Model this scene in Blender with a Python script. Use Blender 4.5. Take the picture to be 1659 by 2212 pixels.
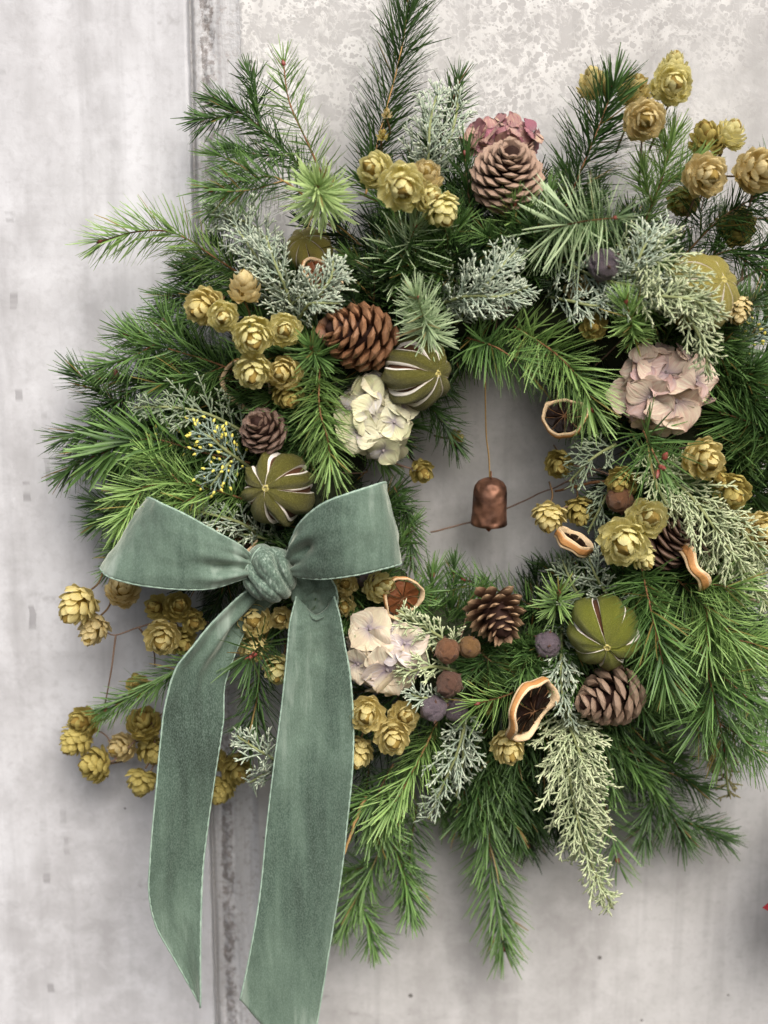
import bpy, math, random
import numpy as np
from mathutils import Vector, Matrix, noise as mnoise

for _o in list(bpy.data.objects):
    bpy.data.objects.remove(_o)
SC = bpy.context.scene
COL = SC.collection
R = math.radians

# ------------------------------------------------------------------ camera
PITCH, VFOV, DIST = R(12.0), R(40.0), 1.05      # looks slightly down at the wall (wall plane y = 0)
FWD = np.array([0.0, math.cos(PITCH), -math.sin(PITCH)])
UPV = np.array([0.0, math.sin(PITCH), math.cos(PITCH)])
CAM = -FWD * DIST
cam_d = bpy.data.cameras.new('camera')
cam = bpy.data.objects.new('camera', cam_d)
COL.objects.link(cam)
cam.location = CAM
cam.rotation_euler = (math.pi / 2 - PITCH, 0, 0)
cam_d.sensor_fit = 'VERTICAL'
cam_d.sensor_height = 24.0
cam_d.lens = 12.0 / math.tan(VFOV / 2)
cam_d.clip_start, cam_d.clip_end = 0.01, 100.0
cam_d.dof.use_dof = True
cam_d.dof.focus_distance = 0.955
cam_d.dof.aperture_fstop = 2.8
SC.camera = cam

# ------------------------------------------------------------------ light: overcast daylight from above and the front, a little from one side
w = bpy.data.worlds.new('World')
SC.world = w
w.use_nodes = True
wn = w.node_tree
sky = wn.nodes.new('ShaderNodeTexSky')
sky.sky_type = 'NISHITA'
sky.sun_disc = False
sky.sun_elevation = R(46)
sky.sun_rotation = R(160)
sky.air_density = 1.0
sky.dust_density = 6.0
sky.ozone_density = 1.0
bg = wn.nodes['Background']
bg.inputs['Strength'].default_value = 0.098
wn.links.new(sky.outputs[0], bg.inputs['Color'])
sun_d = bpy.data.lights.new('sun', 'SUN')
sun_d.energy = 2.7
sun_d.angle = R(46)
sun_d.color = (1.0, 0.99, 0.985)
sun = bpy.data.objects.new('sun', sun_d)
COL.objects.link(sun)
_el, _az = R(46), R(160)
_sd = Vector((math.sin(_az) * math.cos(_el), math.cos(_az) * math.cos(_el), math.sin(_el)))
sun.rotation_euler = _sd.to_track_quat('Z', 'Y').to_euler()

SC.view_settings.view_transform = 'Standard'
SC.view_settings.look = 'None'
SC.view_settings.exposure = 0.58
SC.view_settings.gamma = 1.0
SC.view_settings.use_curve_mapping = False
SC.render.engine = 'CYCLES'
SC.cycles.use_denoising = True
SC.cycles.max_bounces = 8
SC.cycles.diffuse_bounces = 4
SC.cycles.transmission_bounces = 4

# ------------------------------------------------------------------ helpers
def P(x, y, d=0.0):
    """The point of the place that stands d metres in front of the wall and shows at (x, y) of a 1659 x 2212 print of the view."""
    k = math.tan(VFOV / 2) / 1106.0
    r = FWD + np.array([1.0, 0, 0]) * (x - 829.5) * k - UPV * (y - 1106.0) * k
    t = (-d - CAM[1]) / r[1]
    return CAM + r * t

def S(x, y, d=0.0):
    """Metres per print pixel at that point."""
    return float(np.dot(P(x, y, d) - CAM, FWD)) * math.tan(VFOV / 2) / 1106.0

def IMG(ax, ay, az):
    """Direction: ax to the side, ay up, az towards the room."""
    v = np.array([ax, -az, ay], float)
    return v / np.linalg.norm(v)

def unit(v):
    return v / (np.linalg.norm(v, axis=-1, keepdims=True) + 1e-12)

def lin(c):
    c = np.array(c, float) / 255.0
    return tuple(np.where(c <= 0.04045, c / 12.92, ((c + 0.055) / 1.055) ** 2.4)) + (1.0,)

def frame(z, roll=0.0, ref=None):
    """3x3 matrix whose local z is the given direction."""
    z = unit(np.array(z, float))
    ref = np.array([0, 0, 1.0]) if ref is None else np.array(ref, float)
    if abs(np.dot(ref, z)) > 0.93:
        ref = np.array([1.0, 0, 0])
    x = unit(np.cross(ref, z))
    y = np.cross(z, x)
    c, s = math.cos(roll), math.sin(roll)
    return np.stack([x * c + y * s, -x * s + y * c, z], axis=1)

def M4(rot, loc=(0, 0, 0), scale=1.0):
    m = Matrix.Identity(4)
    for i in range(3):
        for j in range(3):
            m[i][j] = float(rot[i][j]) * (scale if np.isscalar(scale) else scale[j])
        m[i][3] = float(loc[i])
    return m

def mesh(name, verts, faces, mats=(), midx=None, smooth=True, attrs=None):
    me = bpy.data.meshes.new(name)
    me.from_pydata(np.asarray(verts, float).tolist(), [], faces if isinstance(faces, list) else np.asarray(faces).tolist())
    for m in (mats if isinstance(mats, (list, tuple)) else [mats]):
        me.materials.append(m)
    if midx is not None:
        me.polygons.foreach_set('material_index', np.asarray(midx, np.int32))
    if smooth:
        me.polygons.foreach_set('use_smooth', np.ones(len(me.polygons), bool))
    for k, v in (attrs or {}).items():
        a = me.attributes.new(k, 'FLOAT', 'POINT')
        a.data.foreach_set('value', np.asarray(v, np.float32))
    me.update()
    return me

def obj(name, me, parent=None, m=None):
    o = bpy.data.objects.new(name, me)
    COL.objects.link(o)
    if parent is not None:
        o.parent = parent
    if m is not None:
        o.matrix_local = m
    return o

def tag(o, label=None, cat=None, group=None, kind=None):
    for k, v in (('label', label), ('category', cat), ('group', group), ('kind', kind)):
        if v:
            o[k] = v
    return o

def thing(name, label, cat, m=None, loc=None, group=None):
    o = bpy.data.objects.new(name, None)
    COL.objects.link(o)
    o.empty_display_size = 0.01
    if loc is not None:
        o.location = loc
    if m is not None:
        o.matrix_world = m
    return tag(o, label, cat, group)

def spline(pts, n):
    """Catmull-Rom through the points, n samples."""
    p = np.asarray(pts, float)
    if len(p) == 2:
        return p[0] + (p[1] - p[0]) * np.linspace(0, 1, n)[:, None]
    q = np.vstack([2 * p[0] - p[1], p, 2 * p[-1] - p[-2]])
    u = np.linspace(0, len(p) - 1, n)
    i = np.minimum(u.astype(int), len(p) - 2)
    f = (u - i)[:, None]
    a, b, c, d = q[i], q[i + 1], q[i + 2], q[i + 3]
    return 0.5 * (2 * b + (c - a) * f + (2 * a - 5 * b + 4 * c - d) * f ** 2 + (3 * b - a - 3 * c + d) * f ** 3)

def tube(path, rad, k=6, cap=True):
    path = np.asarray(path, float)
    n = len(path)
    rad = np.full(n, rad) if np.isscalar(rad) else np.asarray(rad, float)
    t = unit(np.gradient(path, axis=0))
    ref = np.array([0.13, 0.31, 0.94]) if abs(t[0][2]) < 0.85 else np.array([0.97, 0.2, 0.1])
    x = unit(np.cross(t, ref))
    y = np.cross(t, x)
    a = np.arange(k) * 2 * math.pi / k
    v = path[:, None, :] + rad[:, None, None] * (x[:, None, :] * np.cos(a)[None, :, None] + y[:, None, :] * np.sin(a)[None, :, None])
    f = []
    for i in range(n - 1):
        for j in range(k):
            f.append([i * k + j, i * k + (j + 1) % k, (i + 1) * k + (j + 1) % k, (i + 1) * k + j])
    if cap:
        f.append(list(range(k))[::-1])
        f.append([(n - 1) * k + j for j in range(k)])
    return v.reshape(-1, 3), f

class Bag:
    """Collects pieces of one mesh."""
    def __init__(s):
        s.v, s.f, s.m, s.a, s.n = [], [], [], [], 0
    def add(s, v, f, mi=0, a=None):
        s.v.append(np.asarray(v, float))
        s.f += [[i + s.n for i in q] for q in f]
        s.m += [mi] * len(f)
        s.a.append(np.zeros(len(v)) if a is None else (np.full(len(v), a) if np.isscalar(a) else np.asarray(a, float)))
        s.n += len(v)
        return s
    def mesh(s, name, mats, smooth=True, attr='vv'):
        return mesh(name, np.vstack(s.v), s.f, mats, s.m, smooth, {attr: np.concatenate(s.a)})

def grid_faces(nu, nv, wrap_u=False):
    f = []
    for i in range(nu if wrap_u else nu - 1):
        for j in range(nv - 1):
            i2 = (i + 1) % nu
            f.append([i * nv + j, i2 * nv + j, i2 * nv + j + 1, i * nv + j + 1])
    return f

# ------------------------------------------------------------------ materials
class NT:
    def __init__(s, name):
        s.m = bpy.data.materials.new(name)
        s.m.use_nodes = True
        s.t = s.m.node_tree
        s.b = s.t.nodes['Principled BSDF']
        s.out = s.t.nodes['Material Output']
    def n(s, typ, _p=None, **kw):
        nd = s.t.nodes.new('ShaderNode' + typ)
        for k, v in (_p or {}).items():
            setattr(nd, k, v)
        for k, v in kw.items():
            s.set(nd, k.replace('_', ' ') if not k.startswith('i') or not k[1:].isdigit() else int(k[1:]), v)
        return nd
    def set(s, nd, key, v):
        sock = nd.inputs[key]
        if isinstance(v, bpy.types.NodeSocket):
            s.t.links.new(v, sock)
        else:
            sock.default_value = v
    def obco(s, scale=(1, 1, 1)):
        c = s.n('TexCoord').outputs['Object']
        return s.n('Mapping', Vector=c, Scale=scale).outputs[0]
    def noise(s, scale, detail=4, rough=0.55, vec=None, dist=0.0):
        kw = dict(Scale=scale, Detail=detail, Roughness=rough, Distortion=dist)
        if vec is not None:
            kw['Vector'] = vec
        return s.n('TexNoise', **kw).outputs['Fac']
    def ramp(s, fac, stops, interp='LINEAR'):
        nd = s.n('ValToRGB', Fac=fac)
        cr = nd.color_ramp
        cr.interpolation = interp
        while len(cr.elements) < len(stops):
            cr.elements.new(0.5)
        for e, (p, c) in zip(cr.elements, stops):
            e.position = p
            e.color = c if len(c) == 4 else tuple(c) + (1,)
        return nd.outputs[0]
    def mix(s, fac, a, b, blend='MIX'):
        nd = s.n('Mix', {'data_type': 'RGBA', 'blend_type': blend})
        s.set(nd, 0, fac); s.set(nd, 6, a); s.set(nd, 7, b)
        return nd.outputs[2]
    def math(s, op, a, b=0.0, clamp=False):
        nd = s.n('Math', {'operation': op, 'use_clamp': clamp})
        s.set(nd, 0, a); s.set(nd, 1, b)
        return nd.outputs[0]
    def attr(s, name):
        return s.n('Attribute', {'attribute_name': name}).outputs['Fac']
    def orand(s):
        return s.n('ObjectInfo').outputs['Random']
    def bump(s, h, strength=0.3, dist=0.001):
        s.set(s.b, 'Normal', s.n('Bump', Height=h, Strength=strength, Distance=dist).outputs[0])
    def fin(s, col, rough=0.6, spec=0.4, trans=0.0, tcol=None, **kw):
        s.set(s.b, 'Base Color', col)
        s.set(s.b, 'Roughness', rough)
        s.set(s.b, 'Specular IOR Level', spec)
        for k, v in kw.items():
            s.set(s.b, k.replace('_', ' '), v)
        if trans > 0:
            tl = s.n('BsdfTranslucent', Color=tcol if tcol is not None else col)
            mx = s.n('MixShader', i0=trans)
            s.t.links.new(s.b.outputs[0], mx.inputs[1])
            s.t.links.new(tl.outputs[0], mx.inputs[2])
            s.t.links.new(mx.outputs[0], s.out.inputs['Surface'])
        return s.m

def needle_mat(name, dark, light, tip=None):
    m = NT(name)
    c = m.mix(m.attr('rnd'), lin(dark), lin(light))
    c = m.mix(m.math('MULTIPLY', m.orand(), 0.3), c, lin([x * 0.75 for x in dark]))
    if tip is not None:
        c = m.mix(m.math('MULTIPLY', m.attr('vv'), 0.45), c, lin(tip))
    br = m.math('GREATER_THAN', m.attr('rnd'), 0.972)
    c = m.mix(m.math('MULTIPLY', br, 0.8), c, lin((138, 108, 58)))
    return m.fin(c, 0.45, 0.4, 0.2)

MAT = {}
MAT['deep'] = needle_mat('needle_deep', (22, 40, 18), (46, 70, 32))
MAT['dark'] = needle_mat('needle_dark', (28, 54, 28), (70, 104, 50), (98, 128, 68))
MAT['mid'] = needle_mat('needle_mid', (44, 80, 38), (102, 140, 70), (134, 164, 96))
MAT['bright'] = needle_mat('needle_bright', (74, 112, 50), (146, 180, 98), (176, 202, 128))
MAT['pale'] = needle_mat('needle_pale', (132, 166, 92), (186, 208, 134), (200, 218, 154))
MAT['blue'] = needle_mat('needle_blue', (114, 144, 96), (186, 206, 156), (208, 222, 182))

def cyp_mat(name, a, b, tip):
    m = NT(name)
    c = m.mix(m.noise(160, 2), lin(a), lin(b))
    c = m.mix(m.attr('vv'), c, lin(tip))
    c = m.mix(m.math('MULTIPLY', m.ramp(m.noise(30, 3), [(0.42, (0, 0, 0)), (0.68, (1, 1, 1))]), 0.45), c, lin((112, 118, 76)))
    return m.fin(c, 0.6, 0.3, 0.08)
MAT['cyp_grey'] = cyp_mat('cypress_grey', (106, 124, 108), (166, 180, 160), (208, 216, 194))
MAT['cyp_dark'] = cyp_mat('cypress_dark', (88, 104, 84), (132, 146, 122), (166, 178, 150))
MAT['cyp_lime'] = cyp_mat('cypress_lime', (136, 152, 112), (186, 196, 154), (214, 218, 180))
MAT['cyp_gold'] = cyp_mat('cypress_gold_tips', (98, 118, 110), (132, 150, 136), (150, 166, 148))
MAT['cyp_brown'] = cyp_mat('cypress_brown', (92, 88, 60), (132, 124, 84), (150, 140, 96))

def simple(name, a, b, scale=60, rough=0.6, spec=0.4, trans=0, bump=0.0, bscale=None, **kw):
    m = NT(name)
    co = m.obco()
    c = m.mix(m.noise(scale, 4, vec=co), lin(a), lin(b))
    if bump:
        m.bump(m.noise(bscale or scale * 3, 4, vec=co), bump, 0.001)
    return m.fin(c, rough, spec, trans, **kw)
MAT['stem'] = simple('stem_brown', (84, 64, 42), (122, 96, 64), 300, 0.7, 0.3)
MAT['stem_tan'] = simple('stem_tan', (150, 116, 70), (180, 146, 96), 300, 0.7, 0.3)
MAT['stem_red'] = simple('stem_red', (98, 66, 42), (136, 98, 64), 300, 0.7, 0.3)
MAT['stem_green'] = simple('stem_green', (112, 120, 76), (140, 146, 100), 300, 0.7, 0.3)
MAT['bud'] = simple('bud_red', (110, 44, 40), (150, 84, 70), 700, 0.45, 0.5)
MAT['yellow_tip'] = simple('yellow_tip', (196, 184, 76), (222, 212, 110), 500, 0.6, 0.3)
MAT['moss'] = simple('moss_dark', (22, 30, 18), (46, 50, 30), 90, 0.9, 0.2, bump=0.8)
MAT['twig'] = simple('twig_dark', (92, 74, 62), (136, 112, 94), 200, 0.75, 0.3)

def hop_mat(name, a, b, edge):
    m = NT(name)
    st = m.noise(1.0, 3, 0.6, m.n('CombineXYZ', X=m.math('MULTIPLY', m.attr('uu'), 9.0), Y=m.math('MULTIPLY', m.attr('vv'), 1.3), Z=m.math('MULTIPLY', m.orand(), 40)).outputs[0])
    st2 = m.ramp(st, [(0.34, (0, 0, 0)), (0.66, (1, 1, 1))])
    c = m.mix(st2, lin(a), lin(b))
    c = m.mix(m.math('MULTIPLY', m.attr('vv'), 0.35), c, lin(edge))
    c = m.mix(m.math('MULTIPLY', m.math('POWER', m.orand(), 2.0), 0.35), c, lin([x * .85 for x in a]))
    m.bump(st, 0.6, 0.0008)
    return m.fin(c, 0.55, 0.2, 0.42)
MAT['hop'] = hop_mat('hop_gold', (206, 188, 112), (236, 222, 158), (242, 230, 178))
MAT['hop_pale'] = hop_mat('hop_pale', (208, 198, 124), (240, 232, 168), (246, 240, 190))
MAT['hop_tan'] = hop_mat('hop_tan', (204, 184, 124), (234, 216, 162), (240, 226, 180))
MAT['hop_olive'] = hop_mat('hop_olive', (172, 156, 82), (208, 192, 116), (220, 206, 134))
MAT['hop_core'] = simple('hop_core', (110, 90, 40), (140, 118, 60), 200, 0.8, 0.2)

def cone_mat(name, inner, outer, tip, rough=0.5):
    m = NT(name)
    c = m.ramp(m.attr('vv'), [(0.30, lin(inner)), (0.68, lin(outer)), (0.93, lin(tip)), (1.0, lin([x * .82 for x in tip]))])
    nz = m.noise(260, 4, vec=m.obco((1, 1, 3)))
    c = m.mix(m.math('MULTIPLY', nz, 0.55), c, lin([x * .55 for x in outer]))
    c = m.mix(m.math('MULTIPLY', m.orand(), 0.35), c, lin([min(255, x * 1.12) for x in outer]))
    m.bump(nz, 0.4, 0.0006)
    return m.fin(c, rough, 0.4)
MAT['cone_brown'] = cone_mat('cone_brown', (40, 18, 14), (112, 74, 50), (164, 122, 88), 0.42)
MAT['cone_dark'] = cone_mat('cone_dark', (28, 17, 15), (82, 61, 50), (126, 102, 86), 0.5)
MAT['cone_pale'] = cone_mat('cone_pale', (38, 38, 44), (132, 106, 90), (174, 146, 124), 0.6)
MAT['cone_open'] = cone_mat('cone_open', (48, 30, 22), (96, 68, 50), (196, 164, 128), 0.55)
MAT['cone_grey'] = cone_mat('cone_grey', (52, 38, 30), (128, 104, 86), (158, 134, 112), 0.6)
MAT['cone_core'] = simple('cone_core', (34, 20, 16), (52, 32, 24), 200, 0.8, 0.2)

def lime_mat(name, a, b, glit):
    m = NT(name)
    co = m.obco()
    c = m.mix(m.noise(45, 5, vec=co), lin(a), lin(b))
    g = m.ramp(m.noise(620, 2, vec=co), [(0.52, (0, 0, 0)), (0.62, (1, 1, 1))])
    gm = m.ramp(m.noise(38, 3, vec=co), [(0.46, (0, 0, 0)), (0.62, (1, 1, 1))])
    gg = m.math('MULTIPLY', g, gm)
    c = m.mix(gg, c, lin(glit))
    m.bump(m.math('ADD', m.noise(420, 3, vec=co), m.math('MULTIPLY', m.noise(110, 5, 0.65, vec=co), 1.2)), 0.8, 0.0014)
    return m.fin(c, m.math('SUBTRACT', 0.42, m.math('MULTIPLY', gg, 0.15)), 0.5)
MAT['lime'] = lime_mat('lime_peel', (72, 72, 22), (108, 104, 40), (200, 190, 116))
MAT['lime_green'] = lime_mat('lime_peel_green', (92, 98, 28), (126, 130, 48), (186, 186, 92))
MAT['lime_gold'] = lime_mat('lime_peel_gold', (136, 126, 52), (172, 160, 82), (216, 202, 124))
MAT['pith'] = simple('citrus_pith', (226, 214, 196), (250, 246, 238), 120, 0.8, 0.2, bump=0.5, bscale=500)
MAT['pith_tan'] = simple('dry_pith', (186, 152, 108), (226, 204, 170), 130, 0.8, 0.2, bump=0.7, bscale=420)
MAT['flesh'] = simple('lime_flesh', (52, 30, 16), (106, 66, 38), 160, 0.7, 0.3, bump=0.8, bscale=400)
MAT['scar'] = simple('stem_scar', (150, 138, 70), (196, 186, 120), 200, 0.8, 0.2, bump=0.5)
MAT['membrane'] = simple('citrus_membrane', (74, 48, 30), (132, 98, 66), 150, 0.7, 0.2)
MAT['rind'] = simple('orange_rind', (150, 96, 48), (198, 148, 92), 110, 0.6, 0.35, bump=0.6, bscale=520)
MAT['segment'] = simple('orange_segment', (10, 6, 4), (30, 15, 9), 130, 0.5, 0.12, bump=0.6, bscale=400)
MAT['segment_pale'] = simple('orange_segment_pale', (64, 34, 18), (120, 72, 40), 130, 0.5, 0.2, bump=0.6, bscale=400)

def petal_mat(name, cols, centre, edge):
    m = NT(name)
    co = m.obco()
    r = m.orand()
    n = len(cols)
    c = m.ramp(r, [(i / (n - 1), lin(x)) for i, x in enumerate(cols)])
    vein = m.noise(1.0, 3, 0.6, m.n('CombineXYZ', X=m.math('MULTIPLY', m.attr('uu'), 7.0), Y=m.math('MULTIPLY', m.attr('vv'), 1.5), Z=m.math('MULTIPLY', r, 50)).outputs[0])
    c = m.mix(m.ramp(vein, [(0.36, (0, 0, 0)), (0.62, (.7, .7, .7))]), c, lin(edge))
    c = m.mix(m.ramp(m.attr('vv'), [(0.80, (0, 0, 0)), (1.0, (.6, .6, .6))]), c, lin([x * .86 for x in edge]))
    ce = m.ramp(m.attr('vv'), [(0.0, (.9,) * 3), (0.16, (.45,) * 3), (0.42, (0, 0, 0))])
    c = m.mix(ce, c, lin(centre))
    sp = m.ramp(m.noise(95, 3, vec=co), [(0.60, (0, 0, 0)), (0.72, (.6, .6, .6))])
    c = m.mix(sp, c, lin([x * .82 for x in edge]))
    m.bump(vein, 0.7, 0.0009)
    return m.fin(c, 0.6, 0.3, 0.16)
MAT['hyd_green'] = petal_mat('hydrangea_green', [(218, 220, 178), (230, 228, 198), (208, 214, 164), (222, 216, 222), (228, 224, 190), (202, 208, 162)], (140, 128, 146), (204, 194, 160))
MAT['hyd_cream'] = petal_mat('hydrangea_cream', [(226, 218, 188), (236, 230, 208), (216, 206, 172), (228, 222, 226), (230, 222, 194)], (142, 128, 150), (212, 190, 166))
MAT['hyd_pink'] = petal_mat('hydrangea_pink', [(222, 208, 182), (234, 222, 200), (206, 198, 162), (226, 200, 200), (226, 216, 182), (210, 182, 186)], (150, 132, 140), (204, 164, 150))
MAT['hyd_rose'] = petal_mat('hydrangea_rose', [(156, 112, 112), (190, 160, 138), (134, 84, 98), (204, 188, 154), (164, 134, 124), (170, 108, 126)], (140, 110, 116), (150, 92, 104))
MAT['hyd_eye'] = simple('hydrangea_eye', (120, 110, 140), (160, 150, 120), 400, 0.6, 0.3)

def nut_mat(name, a, b, bloom):
    m = NT(name)
    co = m.obco()
    c = m.mix(m.noise(90, 5, vec=co), lin(a), lin(b))
    c = m.mix(m.ramp(m.noise(60, 4, vec=co), [(0.42, (0, 0, 0)), (0.66, (.8, .8, .8))]), c, lin(bloom))
    m.bump(m.noise(260, 6, 0.7, vec=co), 0.8, 0.0018)
    return m.fin(c, 0.4, 0.5)
MAT['nut_brown'] = nut_mat('round_cone_brown', (92, 56, 36), (138, 94, 62), (142, 110, 84))
MAT['nut_olive'] = nut_mat('round_cone_olive', (98, 68, 40), (142, 106, 62), (130, 104, 70))
MAT['nut_dark'] = nut_mat('round_cone_dark', (72, 48, 38), (108, 74, 58), (122, 98, 84))
MAT['nut_plum'] = nut_mat('round_cone_plum', (78, 64, 68), (106, 88, 90), (146, 138, 150))

# velvet: nap brushed into lighter and darker patches
m = NT('velvet_green')
co = m.obco()
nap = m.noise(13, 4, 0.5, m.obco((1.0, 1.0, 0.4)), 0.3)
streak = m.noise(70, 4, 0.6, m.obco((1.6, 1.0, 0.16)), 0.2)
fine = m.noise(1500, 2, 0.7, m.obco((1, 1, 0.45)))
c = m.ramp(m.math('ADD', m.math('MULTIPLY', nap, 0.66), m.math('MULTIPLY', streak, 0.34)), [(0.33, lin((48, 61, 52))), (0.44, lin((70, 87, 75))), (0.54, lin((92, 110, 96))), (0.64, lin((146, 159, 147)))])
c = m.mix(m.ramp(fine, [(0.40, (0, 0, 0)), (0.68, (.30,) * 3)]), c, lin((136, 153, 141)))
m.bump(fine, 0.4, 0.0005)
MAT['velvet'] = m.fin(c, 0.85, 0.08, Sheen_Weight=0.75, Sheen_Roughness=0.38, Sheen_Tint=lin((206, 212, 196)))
MAT['selvage'] = simple('velvet_edge', (104, 130, 112), (176, 196, 180), 260, 0.8, 0.2)

m = NT('hammered_copper')
co = m.obco()
v = m.n('TexVoronoi', {'feature': 'SMOOTH_F1'}, Vector=co, Scale=150, Smoothness=0.7).outputs['Distance']
c = m.mix(m.ramp(m.noise(70, 5, vec=co), [(0.35, (0, 0, 0)), (0.7, (1, 1, 1))]), lin((150, 108, 86)), lin((64, 44, 36)))
m.bump(v, 0.8, 0.003)
MAT['copper'] = m.fin(c, 0.55, 0.4, Metallic=0.6)
MAT['clapper'] = simple('clapper_rust', (110, 54, 38), (150, 80, 56), 200, 0.6, 0.4)
MAT['cord'] = simple('gold_cord', (150, 120, 70), (184, 154, 100), 600, 0.7, 0.3)
MAT['red_leaf'] = simple('red_leaf', (92, 12, 22), (134, 24, 34), 60, 0.5, 0.4, 0.15)
MAT['green_leaf'] = simple('dark_leaf', (26, 44, 26), (44, 64, 36), 60, 0.5, 0.4, 0.1)
# ------------------------------------------------------------------ the wall
XS, XR = -0.136, -0.101        # the joint between two cast slabs

def wall_mat(name, speckle, cool):
    m = NT(name)
    co = m.obco()
    sep = m.n('SeparateXYZ', Vector=co)
    X, Z = sep.outputs[0], sep.outputs[2]
    big = m.noise(5.5, 5, 0.6, co, 0.4)
    drift = m.noise(7, 5, 0.6, m.obco((2.2, 1, 0.55)), 0.3)
    mott = m.noise(42, 6, 0.65, co, 0.3)
    light, mid, dark = ((202, 203, 206), (188, 188, 190), (157, 156, 157)) if cool else ((192, 191, 190), (179, 178, 176), (149, 147, 145))
    c = m.ramp(big, [(0.26, lin(dark)), (0.46, lin(mid)), (0.68, lin(light))])
    c = m.mix(m.ramp(drift, [(0.34, (.75,) * 3), (0.56, (0, 0, 0))]), c, lin(dark))
    c = m.mix(m.ramp(mott, [(0.44, (0, 0, 0)), (0.76, (.45,) * 3)]), c, lin([min(255, x * 1.06) for x in light]))
    c = m.mix(m.ramp(m.noise(150, 4, 0.7, co), [(0.50, (0, 0, 0)), (0.78, (.45,) * 3)]), c, lin(dark))
    h = mott
    if speckle:      # lime bloom: pale crust broken by small round holes, strongest high on this slab
        wv = m.n('VectorMath', {'operation': 'ADD'}, i0=co, i1=m.n('VectorMath', {'operation': 'SCALE'}, i0=m.n('TexNoise', Vector=co, Scale=140, Detail=3).outputs['Color'], Scale=0.005).outputs[0]).outputs[0]
        v1 = m.n('TexVoronoi', Vector=wv, Scale=210)
        v2 = m.n('TexVoronoi', Vector=wv, Scale=430)
        h1 = m.math('GREATER_THAN', v1.outputs['Distance'], m.math('MULTIPLY', m.n('SeparateXYZ', Vector=v1.outputs['Color']).outputs[0], 0.62))
        h2 = m.math('GREATER_THAN', v2.outputs['Distance'], m.math('MULTIPLY', m.n('SeparateXYZ', Vector=v2.outputs['Color']).outputs[1], 0.55))
        isl = m.ramp(m.noise(48, 5, 0.7, co, 0.6), [(0.40, (0, 0, 0)), (0.54, (1, 1, 1))])
        cr = m.math('MULTIPLY', m.math('MULTIPLY', h1, h2), isl)
        zone = m.math('MULTIPLY', m.ramp(m.noise(6, 4, 0.6, co, 0.5), [(0.36, (0, 0, 0)), (0.56, (1, 1, 1))]),
                      m.ramp(m.math('ADD', Z, m.math('MULTIPLY', X, 0.35)), [(0.02, (0, 0, 0)), (0.26, (1, 1, 1))]))
        c = m.mix(m.math('MULTIPLY', zone, 0.75), c, lin((170, 168, 166)))
        c = m.mix(m.math('MULTIPLY', m.math('MULTIPLY', cr, zone), 0.85), c, lin((210, 209, 206)))
        h = m.math('ADD', mott, m.math('MULTIPLY', m.math('MULTIPLY', cr, zone), 0.6))
    # air holes
    vp = m.n('TexVoronoi', Vector=co, Scale=46)
    pit = m.math('MULTIPLY', m.math('LESS_THAN', vp.outputs['Distance'], m.math('MULTIPLY', m.n('SeparateXYZ', Vector=vp.outputs['Color']).outputs[0], 0.085)),
                 m.math('GREATER_THAN', m.n('SeparateXYZ', Vector=vp.outputs['Color']).outputs[1], 0.80))
    c = m.mix(m.math('MULTIPLY', pit, 0.8), c, lin((70, 66, 62)))
    # broken vertical line of old shuttering marks and a few scuffs
    wob = m.math('MULTIPLY', m.math('SUBTRACT', m.noise(14, 3, 0.6, m.obco((0.2, 1, 1))), 0.5), 0.012)
    def strip(x0, wd, scale, thr, off):
        near = m.math('LESS_THAN', m.math('ABSOLUTE', m.math('SUBTRACT', m.math('ADD', X, wob), x0)), m.math('MULTIPLY', m.noise(70, 3, 0.6, co), wd))
        on = m.ramp(m.noise(scale, 3, 0.6, m.n('CombineXYZ', X=off, Y=0.0, Z=Z).outputs[0]), [(thr, (0, 0, 0)), (thr + 0.05, (1, 1, 1))])
        return m.math('MULTIPLY', near, on)
    if cool:
        c = m.mix(m.math('MULTIPLY', strip(-0.2655, 0.0050, 30, 0.55, 3.1), 0.42), c, lin((92, 88, 88)))
        c = m.mix(m.math('MULTIPLY', strip(-0.249, 0.004, 18, 0.60, 8.7), 0.4), c, lin((104, 100, 100)))
    run = m.ramp(m.noise(26, 4, 0.55, m.obco((2.4, 1, 0.10)), 0.2), [(0.52, (0, 0, 0)), (0.72, (1, 1, 1))])
    c = m.mix(m.math('MULTIPLY', run, 0.28), c, lin([x * .84 for x in dark]))
    sc = m.math('MULTIPLY', m.ramp(m.noise(16, 4, 0.6, m.obco((0.45, 1, 1.3))), [(0.63, (0, 0, 0)), (0.70, (1, 1, 1))]), m.ramp(m.noise(160, 3, 0.6, co), [(0.45, (0, 0, 0)), (0.62, (1, 1, 1))]))
    c = m.mix(m.math('MULTIPLY', sc, 0.45), c, lin((104, 98, 96)))
    m.bump(m.math('SUBTRACT', h, m.math('MULTIPLY', pit, 1.5)), 0.35, 0.0012)
    return m.fin(c, 0.82, 0.25)

MAT['wall_cool'] = wall_mat('concrete_cool', False, True)
MAT['wall_warm'] = wall_mat('concrete_warm', True, False)
m = NT('concrete_joint')
co = m.obco()
c = m.ramp(m.noise(30, 5, 0.6, m.obco((5, 1, 0.25))), [(0.3, lin((152, 151, 152))), (0.5, lin((178, 178, 179))), (0.7, lin((198, 198, 198)))])
c = m.mix(m.ramp(m.noise(240, 3, 0.7, co), [(0.50, (0, 0, 0)), (0.74, (.6,) * 3)]), c, lin((126, 116, 108)))
X_ = m.math('SUBTRACT', m.n('SeparateXYZ', Vector=co).outputs[0], XS + 0.0125)
grit = m.math('MULTIPLY', m.math('LESS_THAN', m.math('ABSOLUTE', X_), m.math('MULTIPLY', m.noise(60, 4, 0.7, co), 0.009)), m.ramp(m.noise(170, 4, 0.7, co), [(0.44, (0, 0, 0)), (0.56, (1, 1, 1))]))
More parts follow.
